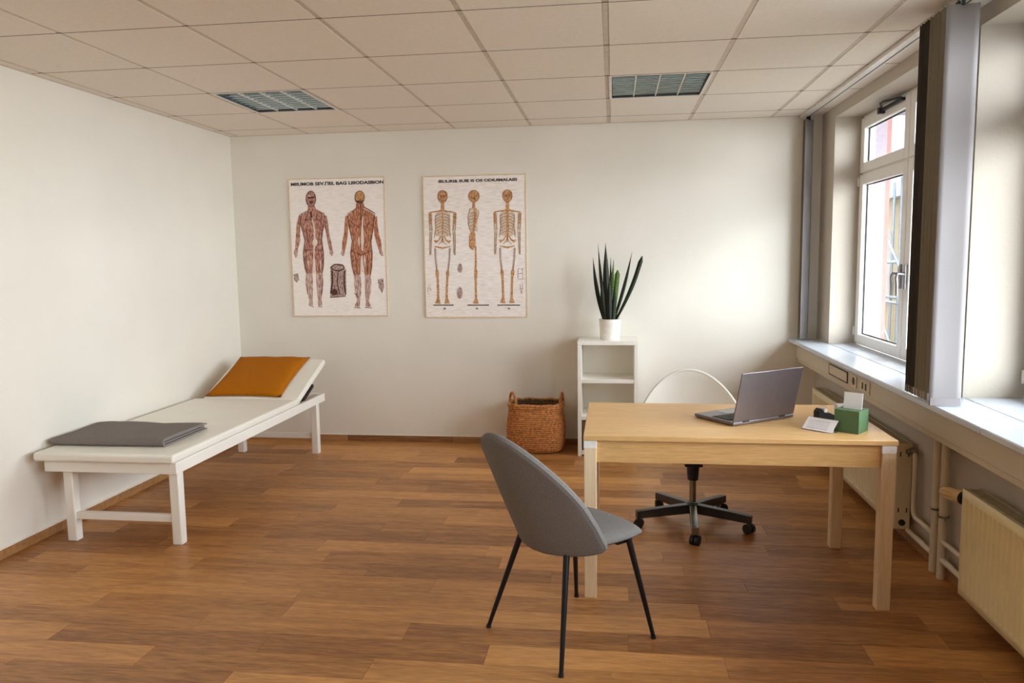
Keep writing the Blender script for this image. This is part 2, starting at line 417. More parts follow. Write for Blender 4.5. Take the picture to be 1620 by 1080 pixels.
def ring(mb, x0, x1, ya, yb, za, zb, wd, wb=None):
    wb = wd if wb is None else wb
    mb.box(x0, x1, ya, ya + wd, za, zb); mb.box(x0, x1, yb - wd, yb, za, zb)
    mb.box(x0, x1, ya + wd, yb - wd, za, za + wb); mb.box(x0, x1, ya + wd, yb - wd, zb - wd, zb)
    return mb
def window(name, ya, yb, label, XG=XG):
    e = bpy.data.objects.new(name, None); COL.objects.link(e); e.location = (XG, (ya + yb) / 2, SILL); OFF[e.name] = tuple(e.location)
    e['kind'] = 'structure'; e['label'] = label
    ym = (ya + yb) / 2
    f = ring(MB(), XG + .01, XG + .075, ya, yb, SILL, LINT, .045, .03)
    f.box(XG + .01, XG + .075, ym - .03, ym + .03, SILL + .03, LINT - .045)
    for a, b in ((ya + .045, ym - .03), (ym + .03, yb - .045)):
        f.box(XG + .01, XG + .075, a, b, 2.085, 2.145)
    f.build('window_frame', 'pvc', e, bevel=.003)
    for a, b in ((ya + .025, ym + .005), (ym - .005, yb - .025)):
        if b > ym + .1: a = ym + .006
        else: b = ym - .006
        for za, zb, nm in ((SILL + .014, 2.112, 'casement_sash'), (2.124, LINT - .025, 'transom_sash')):
            s = ring(MB(), XG - .012, XG + .045, a, b, za, zb, .074, .066).build(nm, 'pvc', e, bevel=.004)
            ring(MB(), XG + .018, XG + .026, a + .072, b - .072, za + .064, zb - .072, .009).build('gasket', 'gasket', s, False)
            MB().box(XG + .026, XG + .03, a + .072, b - .072, za + .064, zb - .072).build('pane', 'glass', s, False)
            if nm == 'casement_sash':
                far = b > ym + .1
                hy = (a + .037) if far else (b - .037)
                h = MB().box(XG - .022, XG - .012, hy - .015, hy + .015, 1.33, 1.48)
                h.tube([(XG - .02, hy, 1.42), (XG - .062, hy, 1.425), (XG - .068, hy, 1.40), (XG - .064, hy, 1.36), (XG - .062, hy, 1.29)], [.010, .010, .011, .011, .009], 10)
                h.build('handle', 'handle', s)
                for zz in (SILL + .1, 2.06):
                    MB().cyl((XG - .018, (b if far else a), zz - .03), (XG - .018, (b if far else a), zz + .03), .008).build('hinge', 'alu', s)
            else:
                yy = a + .30
                op = MB().box(XG - .035, XG - .012, yy - .22, yy + .16, zb - .030, zb - .012)
                op.tube([(XG - .03, yy - .2, zb - .01), (XG - .08, yy - .04, zb - .002), (XG - .08, yy + .02, zb - .002), (XG - .03, yy + .14, zb - .012)], .007, 8)
                op.box(XG - .05, XG - .012, yy + .13, yy + .17, zb - .045, zb - .008)
                op.build('transom_opener', 'blackplastic', s)
    return e
window('window_1', *WINS[0], 'white plastic window with transom beside the back wall')
window('window_2', *WINS[1], 'white plastic window in the niche at the right edge', 1.85)
window('window_3', *WINS[2], 'white plastic window behind the viewer', 1.85)

# ------------------------------------------------------------------ street outside
tag(MB().box(XO, 40, -20, 60, -4.2, -4.0).build('street', 'asphalt', None), 'grey street pavement outside the window', 'street', kind='structure')
XS = 7.0
bld = thing('house', 'pale cream house with blue-grey windows seen through the glass', 'house', (XS, 25, -4))
MB().box(XS, XS + 6, 9, 48, -4, 2.9).build('wall', 'facade', bld)
MB().box(XS + .02, XS + 6, 9, 48, 3.1, 6.6).build('upper_wall', 'facade2', bld)
MB().box(XS - .25, XS + 6, 8.9, 48.1, 2.9, 3.1).build('cornice', 'facade2', bld)
MB().box(XS - .3, XS + 6, 8.8, 48.2, 6.6, 6.85).build('eaves', 'facade2', bld)
yy = 10.5
while yy < 46:
    for z0, z1 in ((-2.9, -1.2), (.35, 2.05), (3.7, 5.3)):
        f = ring(MB(), XS - .06, XS + .05, yy - .08, yy + 1.18, z0 - .08, z1 + .08, .12).build('window', 'facade2', bld)
        MB().box(XS - .02, XS + .02, yy + .04, yy + 1.06, z0 + .04, z1 - .04).build('pane', 'winblue', f)
    yy += 2.6
scf = thing('scaffold', 'grey tube scaffold with braces standing before the cream house', 'scaffold', (XS - .8, 20, -4))
for yv in (12, 14.5, 17, 19.5, 22, 24.5):
    for xv in (XS - .4, XS - 1.1): MB().cyl((xv, yv, -4), (xv, yv, 3.2), .03, n=8).build('post', 'steel', scf)
for zv in (-.6, .5, 1.35):
    for xv in (XS - .4, XS - 1.1): MB().cyl((xv, 12, zv), (xv, 24.5, zv), .03, n=8).build('rail', 'steel', scf)
for ya in (12, 14.5, 17, 19.5, 22):
    MB().cyl((XS - 1.13, ya, -.6), (XS - 1.13, ya + 2.5, 1.35), .03, n=8).build('brace', 'steel', scf)
    MB().box(XS - 1.1, XS - .4, ya, ya + 2.5, -.66, -.62).build('walkway_board', 'redstone', scf)
    MB().cyl((XS - 1.13, ya, 1.35), (XS - 1.13, ya + 2.5, 3.2), .03, n=8).build('brace', 'steel', scf)

# ================================================================== CEILING LAMPS
def ceiling_lamp(kx, label):
    x0 = GX[0] + GX[1] * kx + .012; x1 = x0 + GX[1] - .024
    y0 = GY[0] + GY[1] * 3 + .004; y1 = y0 + GY[1] - .008
    z = ZC
    e = thing('ceiling_lamp', label, 'ceiling lamp', ((x0 + x1) / 2, (y0 + y1) / 2, z), group='recessed louvre lamps in the ceiling')
    h = MB()                                                        # open tray
    h.box(x0, x0 + .008, y0, y1, z, z + .09); h.box(x1 - .008, x1, y0, y1, z, z + .09)
    h.box(x0, x1, y0, y0 + .008, z, z + .09); h.box(x0, x1, y1 - .008, y1, z, z + .09); h.box(x0, x1, y0, y1, z + .09, z + .1)
    h.build('housing', 'lampbox', e, False)
    ring_ = MB()
    ring_.box(x0 - .003, x0 + .014, y0 - .003, y1 + .003, z - .004, z); ring_.box(x1 - .014, x1 + .003, y0 - .003, y1 + .003, z - .004, z)
    ring_.box(x0 + .014, x1 - .014, y0 - .003, y0 + .014, z - .004, z); ring_.box(x0 + .014, x1 - .014, y1 - .014, y1 + .003, z - .004, z)
    ring_.build('frame', 'alu', e, False)
    cw = (x1 - x0 - .028) / 4
    for k in range(1, 4):
        xc = x0 + .014 + cw * k
        MB().extrude([(xc - .003, z + .001), (xc + .003, z + .001), (xc + .010, z + .05), (xc - .010, z + .05)], 1, y0 + .014, y1 - .014).build('divider', 'alu', e, False)
    n = 10
    for k in range(1, n):
        yc = y0 + .014 + (y1 - y0 - .028) * k / n
        for q in range(4):
            xa = x0 + .014 + cw * q + .004; xb = xa + cw - .008
            MB().extrude([(yc - .002, z + .004), (yc + .002, z + .004), (yc + .008, z + .042), (yc - .008, z + .042)], 0, xa, xb).build('louvre_blade', 'louvre', e, False)
    for k in range(4):
        xc = x0 + .014 + cw * (k + .5)
        MB().cyl((xc, y0 + .02, z + .068), (xc, y1 - .02, z + .068), .012, n=10).build('tube', 'tube', e)
ceiling_lamp(0, 'recessed ceiling lamp with mirror louvres nearer the left wall')
ceiling_lamp(4, 'recessed ceiling lamp with mirror louvres above the desk')

# ================================================================== COUCH
XA, XB, YA, YE = -3.125, -2.345, 3.79, 5.965
HY = 5.42
c = thing('treatment_couch', 'white treatment couch with raised headrest against the left wall', 'couch', (-2.735, 4.88, 0))
for lx in (-3.045, -2.413):
    for ly in (3.825, 5.818):
        MB().box(lx, lx + .056, ly, ly + .056, 0, .41).build('leg', 'white', c, bevel=.006)
for ly in (3.838, 5.831):
    MB().box(-2.99, -2.413, ly, ly + .03, .125, .168).build('stretcher', 'white', c, bevel=.003)
MB().box(XA, XB - .0305, YA, YA + .035, .41, .468).build('end_rail', 'white', c, bevel=.003)
MB().box(XA, XB - .0305, YE - .035, YE, .41, .475).build('end_rail', 'white', c, bevel=.003)
MB().box(XB - .03, XB + .002, YA, YE, .41, .474).build('side_rail', 'white', c, bevel=.003)
MB().box(XA, XA + .03, YA + .035, YE - .035, .41, .468).build('side_rail', 'white', c, bevel=.003)
def pad(name, y0, z0, y1, z1, th, xa, xb, ny=10, front_round=True):
    d = Vector((0, y1 - y0, z1 - z0)); L = d.length; d.normalize(); n = Vector((0, -d.z, d.y))
    m_ = MB(); sec = []
    r = .016
    m_.obox(Vector(((xa + xb) / 2, (y0 + y1) / 2, (z0 + z1) / 2)) + n * th / 2, [(1, 0, 0), d, n], [(xb - xa) / 2, L / 2, th / 2])
    return m_.build(name, 'vinylpad', c, bevel=r, segs=4)
pad('mattress', 3.755, .474, HY, .474, .05, -3.165, -2.336)
pad('headrest', HY - .002, .474, 6.0, .71, .048, -3.095, -2.335)
MB().box(XB - .06, XB - .035, 5.62, 5.66, .43, .56).obox((-2.40, 5.70, .505), [(1, 0, 0), (0, .92, .38), (0, -.38, .92)], [.02, .14, .012]).build('bracket', 'black', c)
MB().obox((-2.74, 5.70, .572), [(1, 0, 0), (0, .926, .377), (0, -.377, .926)], [.36, .27, .008]).build('headrest_board', 'white', c)

# folded blanket (nested folds, open edges towards the room)
def blanket():
    m_ = MB(); x0, x1, y0, y1, zb = -3.18, -2.492, 3.915, 4.39, .5255
    nx = 26
    for i, (dz, H, th, e0, e1, dx0, dx1) in enumerate(((0, .050, .0105, 0, 0, 0, 0), (.0125, .025, .0105, .014, .012, .006, .008))):
        R_ = H / 2; r_ = R_ - th; cy, cz = y0 + e0 + R_, zb + dz + R_; ye = y1 - e1
        outer = [(ye - (ye - cy) * k / 8, zb + dz) for k in range(8)] + [(cy + R_ * math.cos(a), cz + R_ * math.sin(a)) for a in [-math.pi / 2 - math.pi * k / 12 for k in range(13)]] + [(cy + (ye - cy) * k / 8, zb + dz + H) for k in range(1, 9)]
        inner = [(ye - (ye - cy) * k / 8, cz + r_) for k in range(8)] + [(cy + r_ * math.cos(a), cz + r_ * math.sin(a)) for a in [math.pi / 2 + math.pi * k / 12 for k in range(13)]] + [(cy + (ye - cy) * k / 8, cz - r_) for k in range(1, 9)]
        loop = outer + inner; n = len(loop); vs = []
        for j in range(nx + 1):
            xx = x0 + dx0 + (x1 - x0 - dx0 - dx1) * j / nx
            for (yy, zz) in loop:
                up = (zz - zb) / .05
                sag = up * (.004 * math.sin(xx * 8 + yy * 6) + .0025 * math.sin(xx * 21 - yy * 13) - .010 * max(0, (.10 - (xx - x0)) / .10) ** 2 - .012 * max(0, (.05 - (ye - yy)) / .05) ** 2)
                vs.append((xx - .02 * max(0, (yy - y0)) * (1 - j / nx), yy + .004 * math.sin(xx * 9 + i), max(zb, zz + sag)))
        m_.add(vs, [(p * n + q, p * n + (q + 1) % n, (p + 1) * n + (q + 1) % n, (p + 1) * n + q) for p in range(nx) for q in range(n)] + [tuple(range(n)), tuple(range(nx * n, nx * n + n))[::-1]])
    return tag(m_.build('folded_blanket', 'blanket', None), 'grey folded blanket lying on the foot end of the couch', 'blanket')
blanket()

def pillow():
    d = Vector((0, .926, .377)); n = Vector((0, -.377, .926)); xx = Vector((1, 0, 0))
    ctr = Vector((-2.772, 5.706, .652)); hw, hl, N = .303, .306, 16
    m_ = MB()
    for s in (1, -1):
        P = []
        for i in range(N + 1):
            row = []
            for j in range(N + 1):
                u = -1 + 2 * i / N; v = -1 + 2 * j / N
                bulge = (max(0, (1 - u ** 4) * (1 - v ** 4))) ** .6
                pin = 1 - .035 * (u * u * (1 - v * v) + v * v * (1 - u * u)) * 2 * .5
                th = .052 * bulge if s > 0 else -.008 * bulge
                uu = u * (1 - .05 * (1 - v * v) * abs(u)); vv = v * (1 - .05 * (1 - u * u) * abs(v))
                wr = .003 * math.sin(9 * u + 4 * v) * bulge
                row.append(ctr + xx * (hw * uu + .10 * hl * vv * .25) + d * hl * vv + n * (th + (wr if s > 0 else 0)))
            P.append(row)
        m_.grid(P)
    o = m_.build('cushion', 'mustard', None)
    bm = bmesh.new(); bm.from_mesh(o.data); bmesh.ops.remove_doubles(bm, verts=bm.verts, dist=.0008); bmesh.ops.recalc_face_normals(bm, faces=bm.faces); bm.to_mesh(o.data); bm.free()
    return tag(o, 'mustard yellow cushion leaning on the raised headrest', 'cushion')
pillow()

# ================================================================== DESK
d = thing('desk', 'light oak desk with four square legs', 'desk', (.53, 3.78, 0))
DX0, DX1, DY0, DY1, DZ = -.132, 1.203, 3.383, 4.185, .757
tt = MB().box(DX0, DX1, DY0, DY1, DZ - .022, DZ).build('tabletop', 'oak', d, bevel=.002)
MB().box(-.075, 1.137, 3.402, 3.422, .634, DZ - .0225).build('front_apron', 'oak', d)
MB().box(-.075, 1.137, 4.135, 4.155, .634, DZ - .0225).build('back_apron', 'oak', d)
for xx in (-.112, 1.155): MB().box(xx, xx + .02, 3.44, 4.115, .634, DZ - .0225).build('side_apron', 'oak', d)
for lx in (-.13, 1.139):
    for ly in (3.387, 4.115):
        lg = MB().box(lx, lx + .056, ly, ly + .056, 0, DZ - .0225).build('leg', 'oakleg', d, bevel=.003)
        MB().box(lx - .0012, lx + .0572, ly - .0012, ly + .0572, DZ - .0575, DZ - .0228).build('leg_cap', 'endcap', lg, bevel=.002)

# laptop, back of the lid towards the room
lp = thing('laptop', 'open grey laptop on the desk, lid back facing the room', 'laptop', (.553, 3.615, DZ), math.radians(35.6))
LW, LD = .395, .265
MB().box(0, LW, 0, LD, .003, .019).build('base', 'laptop', lp, bevel=.004)
MB().box(.02, LW - .02, .045, LD - .105, .0192, .0208).build('keyboard', 'keys', lp)
for r_ in range(5):
    for k in range(14):
        MB().box(.026 + k * .0247, .046 + k * .0247, .05 + r_ * .0215, .068 + r_ * .0215, .0208, .0225).build('key', 'keys', lp, False)
MB().box(.13, .265, LD - .095, LD - .012, .019, .0194).build('touchpad', 'screen', lp)
ca, sa = math.cos(math.radians(13)), math.sin(math.radians(13))
ld = MB().obox((LW / 2, .004 - sa * .122, .019 + ca * .122), [(1, 0, 0), (0, -sa, ca), (0, ca, sa)], [LW / 2, .122, .0035]).build('lid', 'laptop', lp, bevel=.003)
MB().obox((LW / 2, .004 - sa * .124 + ca * .0038, .019 + ca * .124 + sa * .0038), [(1, 0, 0), (0, -sa, ca), (0, ca, sa)], [LW / 2 - .008, .112, .0005]).build('screen', 'screen', ld)
for xx in (.06, LW - .1): MB().cyl((xx, .004, .018), (xx + .04, .004, .018), .006).build('hinge', 'blackplastic', lp)
for xx in (.02, LW - .02):
    for yy in (.02, LD - .02): MB().cyl((xx, yy, 0), (xx, yy, .004), .006, n=10).build('foot', 'blackplastic', lp)

# green tissue/card box
ga = math.atan2(-.069, .088)
g = thing('note_box', 'square green cardboard box with a white card on the desk', 'box', (1.071, 3.493, DZ), math.radians(52))
G = .108
gb = MB()
gb.box(0, G, 0, .003, 0, .098).box(0, G, G - .003, G, 0, .098).box(0, .003, .003, G - .003, 0, .098).box(G - .003, G, .003, G - .003, 0, .098).box(.003, G - .003, .003, G - .003, 0, .07)
gb.build('box_body', 'green', g, False)
gl = MB(); gl.box(-.001, G + .001, -.001, .008, .098, .101).box(-.001, G + .001, G - .008, G + .001, .098, .101).box(-.001, .048, .008, G - .008, .098, .101).box(.076, G + .001, .008, G - .008, .098, .101)
gl.build('lid_rim', 'green', g, False)
o = tag(MB().obox((1.068, 3.575, DZ + .1225), [(.79, -.61, 0), (.08, .1, 1), (.61, .79, -.12)], [.041, .05, .0012]).build('note_card', 'paper', None, False), 'blank white card sticking up out of the green box', 'card')

# acrylic card stand beside the box
a0 = Vector((.851, 3.593, DZ)); wv = Vector((.105, -.095, 0)).normalized(); bv = Vector((.67, .74, 0)).normalized()
st = thing('card_stand', 'clear acrylic stand holding a printed sheet beside the laptop', 'card stand', tuple(a0))
upv = (Vector((0, 0, 1)) * .62 + bv * .78).normalized(); nv = wv.cross(upv)
cc = a0 + wv * .074 + upv * .04
MB().obox(cc - nv * .0025 + Vector((0, 0, .002)), [wv, upv, nv], [.074, .04, .001]).build('back_sheet', 'acryl', st, False)
MB().obox(a0 + wv * .074 + bv * .03 + Vector((0, 0, .0012)), [wv, bv, (0, 0, 1)], [.074, .03, .001]).build('base_plate', 'acryl', st, False)
MB().obox(cc + Vector((0, 0, .002)), [wv, upv, nv], [.071, .037, .0006]).build('printed_sheet', 'paper', st, False)
for k, (a, h) in enumerate(((-.024, .004), (-.012, .002), (-.002, .002), (.008, .002), (.018, .003))):
    MB().obox(cc + nv * .0009 + upv * a + Vector((0, 0, .002)) - wv * .008, [wv, upv, nv], [.05, h, .0002]).build('print_line', 'print', st, False)

# tape dispenser behind the box, small pad of paper
tp = thing('tape_dispenser', 'small black tape dispenser behind the green box', 'tape dispenser', (1.005, 3.80, DZ), math.radians(20))
MB().extrude([(-.045, 0), (.05, 0), (.05, .022), (.02, .036), (.0, .040), (-.03, .060), (-.045, .045)], 1, -.02, .02).build('body', 'blackplastic', tp, bevel=.003)
MB().cyl((-.006, -.01, .052), (-.006, .01, .052), .02, n=20).build('tape_roll', 'acryl', tp)
MB().cyl((-.006, -.022, .05), (-.006, .022, .05), .010, n=16).build('hub', 'endcap', tp)
pd = tag(MB().obox((1.095, 3.86, DZ + .034), [(.9, .43, 0), (-.43, .9, 0), (0, 0, 1)], [.026, .012, .034]).build('paper_pad', 'paper', None, bevel=.002), 'small upright white notepad behind the green box', 'notepad')

# ================================================================== GREY CHAIR
def interp(x, tab):
    n = len(tab); x = min(max(x, tab[0][0]), tab[-1][0])
    i = max(k for k in range(n - 1) if tab[k][0] <= x)
    sl = lambda k: (tab[min(k + 1, n - 1)][1] - tab[max(k - 1, 0)][1]) / (tab[min(k + 1, n - 1)][0] - tab[max(k - 1, 0)][0])
    (xa, fa), (xb, fb) = tab[i], tab[i + 1]; h = xb - xa; t = (x - xa) / h
    return fa * (1 + 2 * t) * (1 - t) ** 2 + sl(i) * h * t * (1 - t) ** 2 + fb * t * t * (3 - 2 * t) + sl(i + 1) * h * t * t * (t - 1)
def disc(N):
    for i in range(N + 1):
        for j in range(N + 1):
            u = -1 + 2 * i / N; v = -1 + 2 * j / N
            yield i, j, u * math.sqrt(1 - v * v / 2), v * math.sqrt(1 - u * u / 2)
def shell(fn, N=26):
    P = [[None] * (N + 1) for _ in range(N + 1)]
    for i, j, x, y in disc(N): P[i][j] = fn(x, y)
    return MB().grid(P)
CC = (-.179, 3.052)
ch = thing('visitor_chair', 'grey upholstered chair with thin black legs before the desk', 'chair', (CC[0], CC[1], 0), math.atan2(.332, .357))
# own coordinates: +x = facing direction, +y = left of the sitter
GT = [(0, .66), (.05, .53), (.15, .366), (.3, .285), (.5, .25), (.7, .232), (.85, .222), (.95, .215), (1, .21)]
def chair_back(x, y):
    f = (y + 1) / 2
    a = x * interp(f, GT)
    z = .418 + .460 * f
    fw = (.145 * (1 - .45 * f)) * (abs(a) / .25) ** 2
    b = -.215 - .145 * f ** 1.2 + fw + .035 * (1 - f) ** 3
    return (b, a, z)
bk_ = shell(chair_back).build('backrest', 'grey', ch, solid=.034, bevel=.010, segs=3)
bk_.modifiers['bevel'].angle_limit = 1.0
def edge_loop(fn, n=72):
    return [fn(math.cos(2 * math.pi * k / n), math.sin(2 * math.pi * k / n)) for k in range(n)]
MB().tube(edge_loop(chair_back), .0172, 8, closed=True).build('edge_piping', 'grey', bk_)
def seat_pt(s):
    def fn(x, y):
        r = math.sqrt(min(1, x * x + y * y))
        k = (1 + .16 * min(x * x, y * y) * 2)
        X = .045 + .235 * x * k; Y = .215 * y * k * (1 + .05 * x)
        edge = max(0, 1 - r ** 4)
        z = .437 + (.036 * edge ** .5 if s > 0 else -.030 * edge ** .5) - .010 * max(0, x) ** 2 + .006 * (y * y)
        return (X, Y, z)
    return fn
ms_ = MB(); 
for s in (1, -1):
    q = shell(seat_pt(s), 16); ms_.add(q.v, q.f)
st_ = ms_.build('seat', 'grey', ch)
bm = bmesh.new(); bm.from_mesh(st_.data); bmesh.ops.remove_doubles(bm, verts=bm.verts, dist=.0006); bmesh.ops.recalc_face_normals(bm, faces=bm.faces); bm.to_mesh(st_.data); bm.free()
MB().box(-.17, .17, -.015, .015, .395, .408).box(-.015, .015, -.17, .17, .395, .408).box(.12, .2, -.16, .16, .397, .409).build('under_frame', 'black', ch)
for bx, by in ((-.243, .243), (-.243, -.243), (.243, .243), (.243, -.243)):
    lg = MB().cyl((bx * (.545 if bx < 0 else .70), by * (.60 if bx < 0 else .70), .424 if bx < 0 else .418), (bx, by, .004), .0135, .0085, 14).build('leg', 'black', ch)
    MB().cyl((bx, by, 0), (bx * .995, by * .995, .012), .011, .0105, 12).build('glide', 'blackplastic', lg)

# ================================================================== WHITE SWIVEL CHAIR
sw = thing('swivel_chair', 'white shell swivel chair on dark star base behind the desk', 'chair', (.455, 4.415, 0), 0.0)
def swivel_shell(x, y):
    # y -1 front edge of the seat .. +1 top of the back
    s = (y + 1) / 2
    if s < .5:
        t = s / .5; Y = -.24 + .43 * t; Z = .445 - .025 * math.sin(math.pi * t)
        upy, upz = 0, 1
    else:
        t = (s - .5) / .5; Y = .19 + .115 * math.sin(t * 1.45); Z = .445 + .415 * (t ** 1.25)
        k = min(1, t * 1.8); upy, upz = -k, 1 - k
    w = .335 * x * interp(s, [(0, .75), (.25, .84), (.5, .86), (.75, 1.0), (1, 1.0)])
    curl = .115 * abs(x) ** 2.4 * (1.0 if s > .25 else .4 + 2.4 * s)
    return (w, Y + upy * curl * 1.1, Z + upz * curl)
ws = shell(swivel_shell, 20).build('seat_shell', 'white', sw, solid=.014, bevel=.004)
MB().tube(edge_loop(swivel_shell), .009, 8, closed=True).build('shell_rim', 'white', ws)
MB().box(-.13, .13, -.10, .12, .385, .402).box(-.05, .05, -.05, .06, .355, .386).build('tilt_plate', 'blackplastic', sw, bevel=.004)
MB().lathe([(.030, .27), (.033, .30), (.036, .345), (.036, .36)], (0, 0, 0), 20).build('column_sleeve', 'blackplastic', sw)
MB().lathe([(.019, .10), (.019, .275)], (0, 0, 0), 20).build('gas_column', 'chrome', sw)
MB().lathe([(.028, .085), (.034, .09), (.034, .13), (.028, .14)], (0, 0, 0), 20).build('hub', 'armmetal', sw)
for k in range(5):
    a = math.radians(-93 + 72 * k); dx, dy = math.cos(a), math.sin(a); R = .335
    t = Vector((dx, dy, 0)); n = Vector((-dy, dx, 0))
    m_ = MB(); vs = []
    for rr, hw, z0, z1 in ((.02, .021, .075, .130), (.18, .020, .068, .118), (R, .019, .060, .104)):
        for q, zz in ((-1, z0), (1, z0), (1, z1), (-1, z1)): vs.append(tuple(t * rr + n * hw * q + Vector((0, 0, zz))))
    m_.add(vs, [(0, 1, 2, 3), (8, 11, 10, 9)] + [(b + q, b + (q + 1) % 4, b + 4 + (q + 1) % 4, b + 4 + q) for b in (0, 4) for q in range(4)])
    arm = m_.build('base_arm', 'chrome' if k == 0 else 'armmetal', sw, bevel=.003)
    cp = t * (R - .015)
    ax = Vector((math.cos(a + 1.1), math.sin(a + 1.1), 0))
    cs = MB()
    for q in (-1, 1):
        p0 = cp + ax * (.004 * q) + Vector((0, 0, .028)); cs.cyl(p0, p0 + ax * (.019 * q), .028, n=20)
    cs.cyl(cp + Vector((0, 0, .03)), cp + Vector((0, 0, .07)), .009, n=10)
    cs.build('caster', 'blackplastic', arm)

# ================================================================== SHELF, PLANT, BASKET
sh = thing('shelf_unit', 'narrow white three-compartment shelf unit by the back wall', 'shelf', (-.043, 6.09, 0))
SX0, SX1, SY0, SY1, SZ = -.274, .190, 5.915, 6.275, .906
for xx in (SX0, SX1 - .03): MB().box(xx, xx + .03, SY0, SY1, 0, SZ - .0305).build('side_panel', 'white', sh, bevel=.0015)
MB().box(SX0, SX1, SY0, SY1, SZ - .03, SZ).build('top_panel', 'white', sh, bevel=.0015)
for z0 in (.014, .288, .578): MB().box(SX0 + .0305, SX1 - .0305, SY0 + .003, SY1 - .006, z0, z0 + .03).build('shelf_board', 'white', sh, bevel=.0015)
MB().box(SX0 + .0305, SX1 - .0305, SY1 - .006, SY1, .014, SZ - .031).build('back_panel', 'white', sh)
bb = thing('storage_box', 'dark brown box in the lowest shelf compartment', 'box', (-.04, 6.1, .044))
MB().box(SX0 + .036, SX1 - .036, SY0 + .02, SY1 - .02, .0445, .23).build('box_body', 'brownbox', bb, bevel=.004)
MB().box(SX0 + .0335, SX1 - .0335, SY0 + .017, SY1 - .017, .23, .28).build('box_lid', 'brownbox', bb, bevel=.004)

PX, PY, PZ = -.025, 6.09, SZ
pl = thing('snake_plant', 'snake plant with upright dark leaves in a white pot', 'plant', (PX, PY, PZ))
MB().lathe([(.0, 0), (.072, 0), (.076, .006), (.087, .155), (.088, .16), (.081, .16), (.079, .14), (0, .14)], (PX, PY, PZ), 40).build('pot', 'pot', pl)
MB().lathe([(0, .141), (.079, .141), (.078, .146), (0, .15)], (PX, PY, PZ), 24).build('soil', 'soil', pl)
def leaf(base, tip, wd, bend, mt, twist=0.0, blunt=False):
    b = Vector(base); t = Vector(tip); N = 12
    side = Vector((math.cos(twist), math.sin(twist), 0)); nrm = Vector((-math.sin(twist), math.cos(twist), 0))
    rows = []
    for i in range(N + 1):
        s = i / N
        p = b.lerp(t, s) + Vector((bend[0], bend[1], 0)) * math.sin(math.pi * s)
        if blunt: wv_ = wd * (.55 + .45 * min(1, s * 2)) * (1 if s < .93 else math.sqrt(max(0, 1 - ((s - .93) / .072) ** 2)))
        else: wv_ = wd * (.5 + .9 * s * (1 - s) * 2) * (1 - s ** 3.5)
        wv_ = max(wv_, .0008)
        th = .0045 * (1 - .7 * s)
        rows.append([p - side * wv_ + nrm * .35 * wv_, p + nrm * th * -1, p + side * wv_ + nrm * .35 * wv_, p + nrm * (th)])
    m_ = MB()
    vs = [v for r_ in rows for v in r_]
    fs = [(i * 4 + k, i * 4 + (k + 1) % 4, (i + 1) * 4 + (k + 1) % 4, (i + 1) * 4 + k) for i in range(N) for k in range(4)] + [(0, 1, 2, 3), tuple(N * 4 + k for k in (3, 2, 1, 0))]
    m_.add(vs, fs); m_.build('leaf', mt, pl)
def LP(px, py, dy=0): x, z = wall_pt(px, py, PY + dy); return (x, PY + dy, z)
LZ = PZ + .14
for bx, by, tip, dy, wd, bend, mt, tw, bl in (
    (-.045, .0, (938, 407), .02, .016, (-.012, 0), 'leaf', .3, 0),
    (-.03, .025, (946, 385), .04, .013, (-.008, 0), 'leaf', -.4, 0),
    (-.012, -.02, (958, 384), -.02, .026, (-.004, 0), 'leaf', .15, 0),
    (.004, .02, (966, 407), .03, .013, (0, 0), 'leaf', -.3, 0),
    (.012, .0, (971, 410), .0, .017, (-.004, 0), 'leaf2', .2, 0),
    (.024, -.02, (977, 427), -.02, .016, (.0, 0), 'leaf2', -.2, 1),
    (.030, .01, (1000, 398), .02, .015, (.012, 0), 'leaf', .5, 0),
    (.040, -.012, (1016, 405), -.03, .015, (.020, 0), 'leaf', .2, 1),
    (.0, -.035, (964, 440), -.04, .020, (-.002, 0), 'leaf', 0, 0),
    (.018, -.03, (973, 450), -.04, .016, (.003, 0), 'leaf', -.1, 0),
    (-.03, -.02, (952, 440), -.03, .018, (-.008, 0), 'leaf', .1, 0)):
    leaf((PX + bx, PY + by, LZ), LP(*tip, dy), wd * 1.2, bend, mt, tw, bl)

BX, BY = -.618, 6.095
bs = thing('wicker_basket', 'brown woven basket with two loop handles beside the shelf unit', 'basket', (BX, BY, 0))
def bsuper(a, rx, ry, e=.62):
    c_, s_ = math.cos(a), math.sin(a)
    return (rx * math.copysign(abs(c_) ** e, c_), ry * math.copysign(abs(s_) ** e, s_))
NR, NA = 23, 150
HB = .385
def basket_wall(inner):
    m_ = MB(); P = []
    for i in range(NR * 4 + 1):
        s = i / (NR * 4); z = .004 + HB * s
        prof = .212 + .018 * math.sin(math.pi * min(1, s * 1.15)) - .03 * max(0, (.10 - s) / .10) ** 2
        if s > .93: prof += .006
        row = []; ringi = i // 4; ph = math.pi * (ringi % 2)
        for k in range(NA):
            a = 2 * math.pi * k / NA
            bump_ = .0045 * abs(math.sin(math.pi * i / 4)) + .004 * math.sin(a * 38 + ph + 1.2 * math.sin(ringi * 2.1)) * abs(math.sin(math.pi * i / 4))
            x, y_ = bsuper(a, prof, prof * .74)
            kk = 1 + (bump_ if not inner else bump_ - .022) / .2
            row.append((BX + x * kk, BY + y_ * kk, z + .0015 * math.sin(a * 5 + i * .4)))
        P.append(row + [row[0]])
    return m_.grid(P)
basket_wall(False).build('woven_wall', 'wicker', bs)
basket_wall(True).build('lining', 'wickerdark', bs)
def sup_loop(r_, z, n=80): return [(BX + bsuper(2 * math.pi * k / n, r_, r_ * .74)[0], BY + bsuper(2 * math.pi * k / n, r_, r_ * .74)[1], z + .003 * math.sin(k * .9)) for k in range(n)]
MB().tube(sup_loop(.210, HB + .004), .011, 8, closed=True).build('rim', 'wicker', bs)
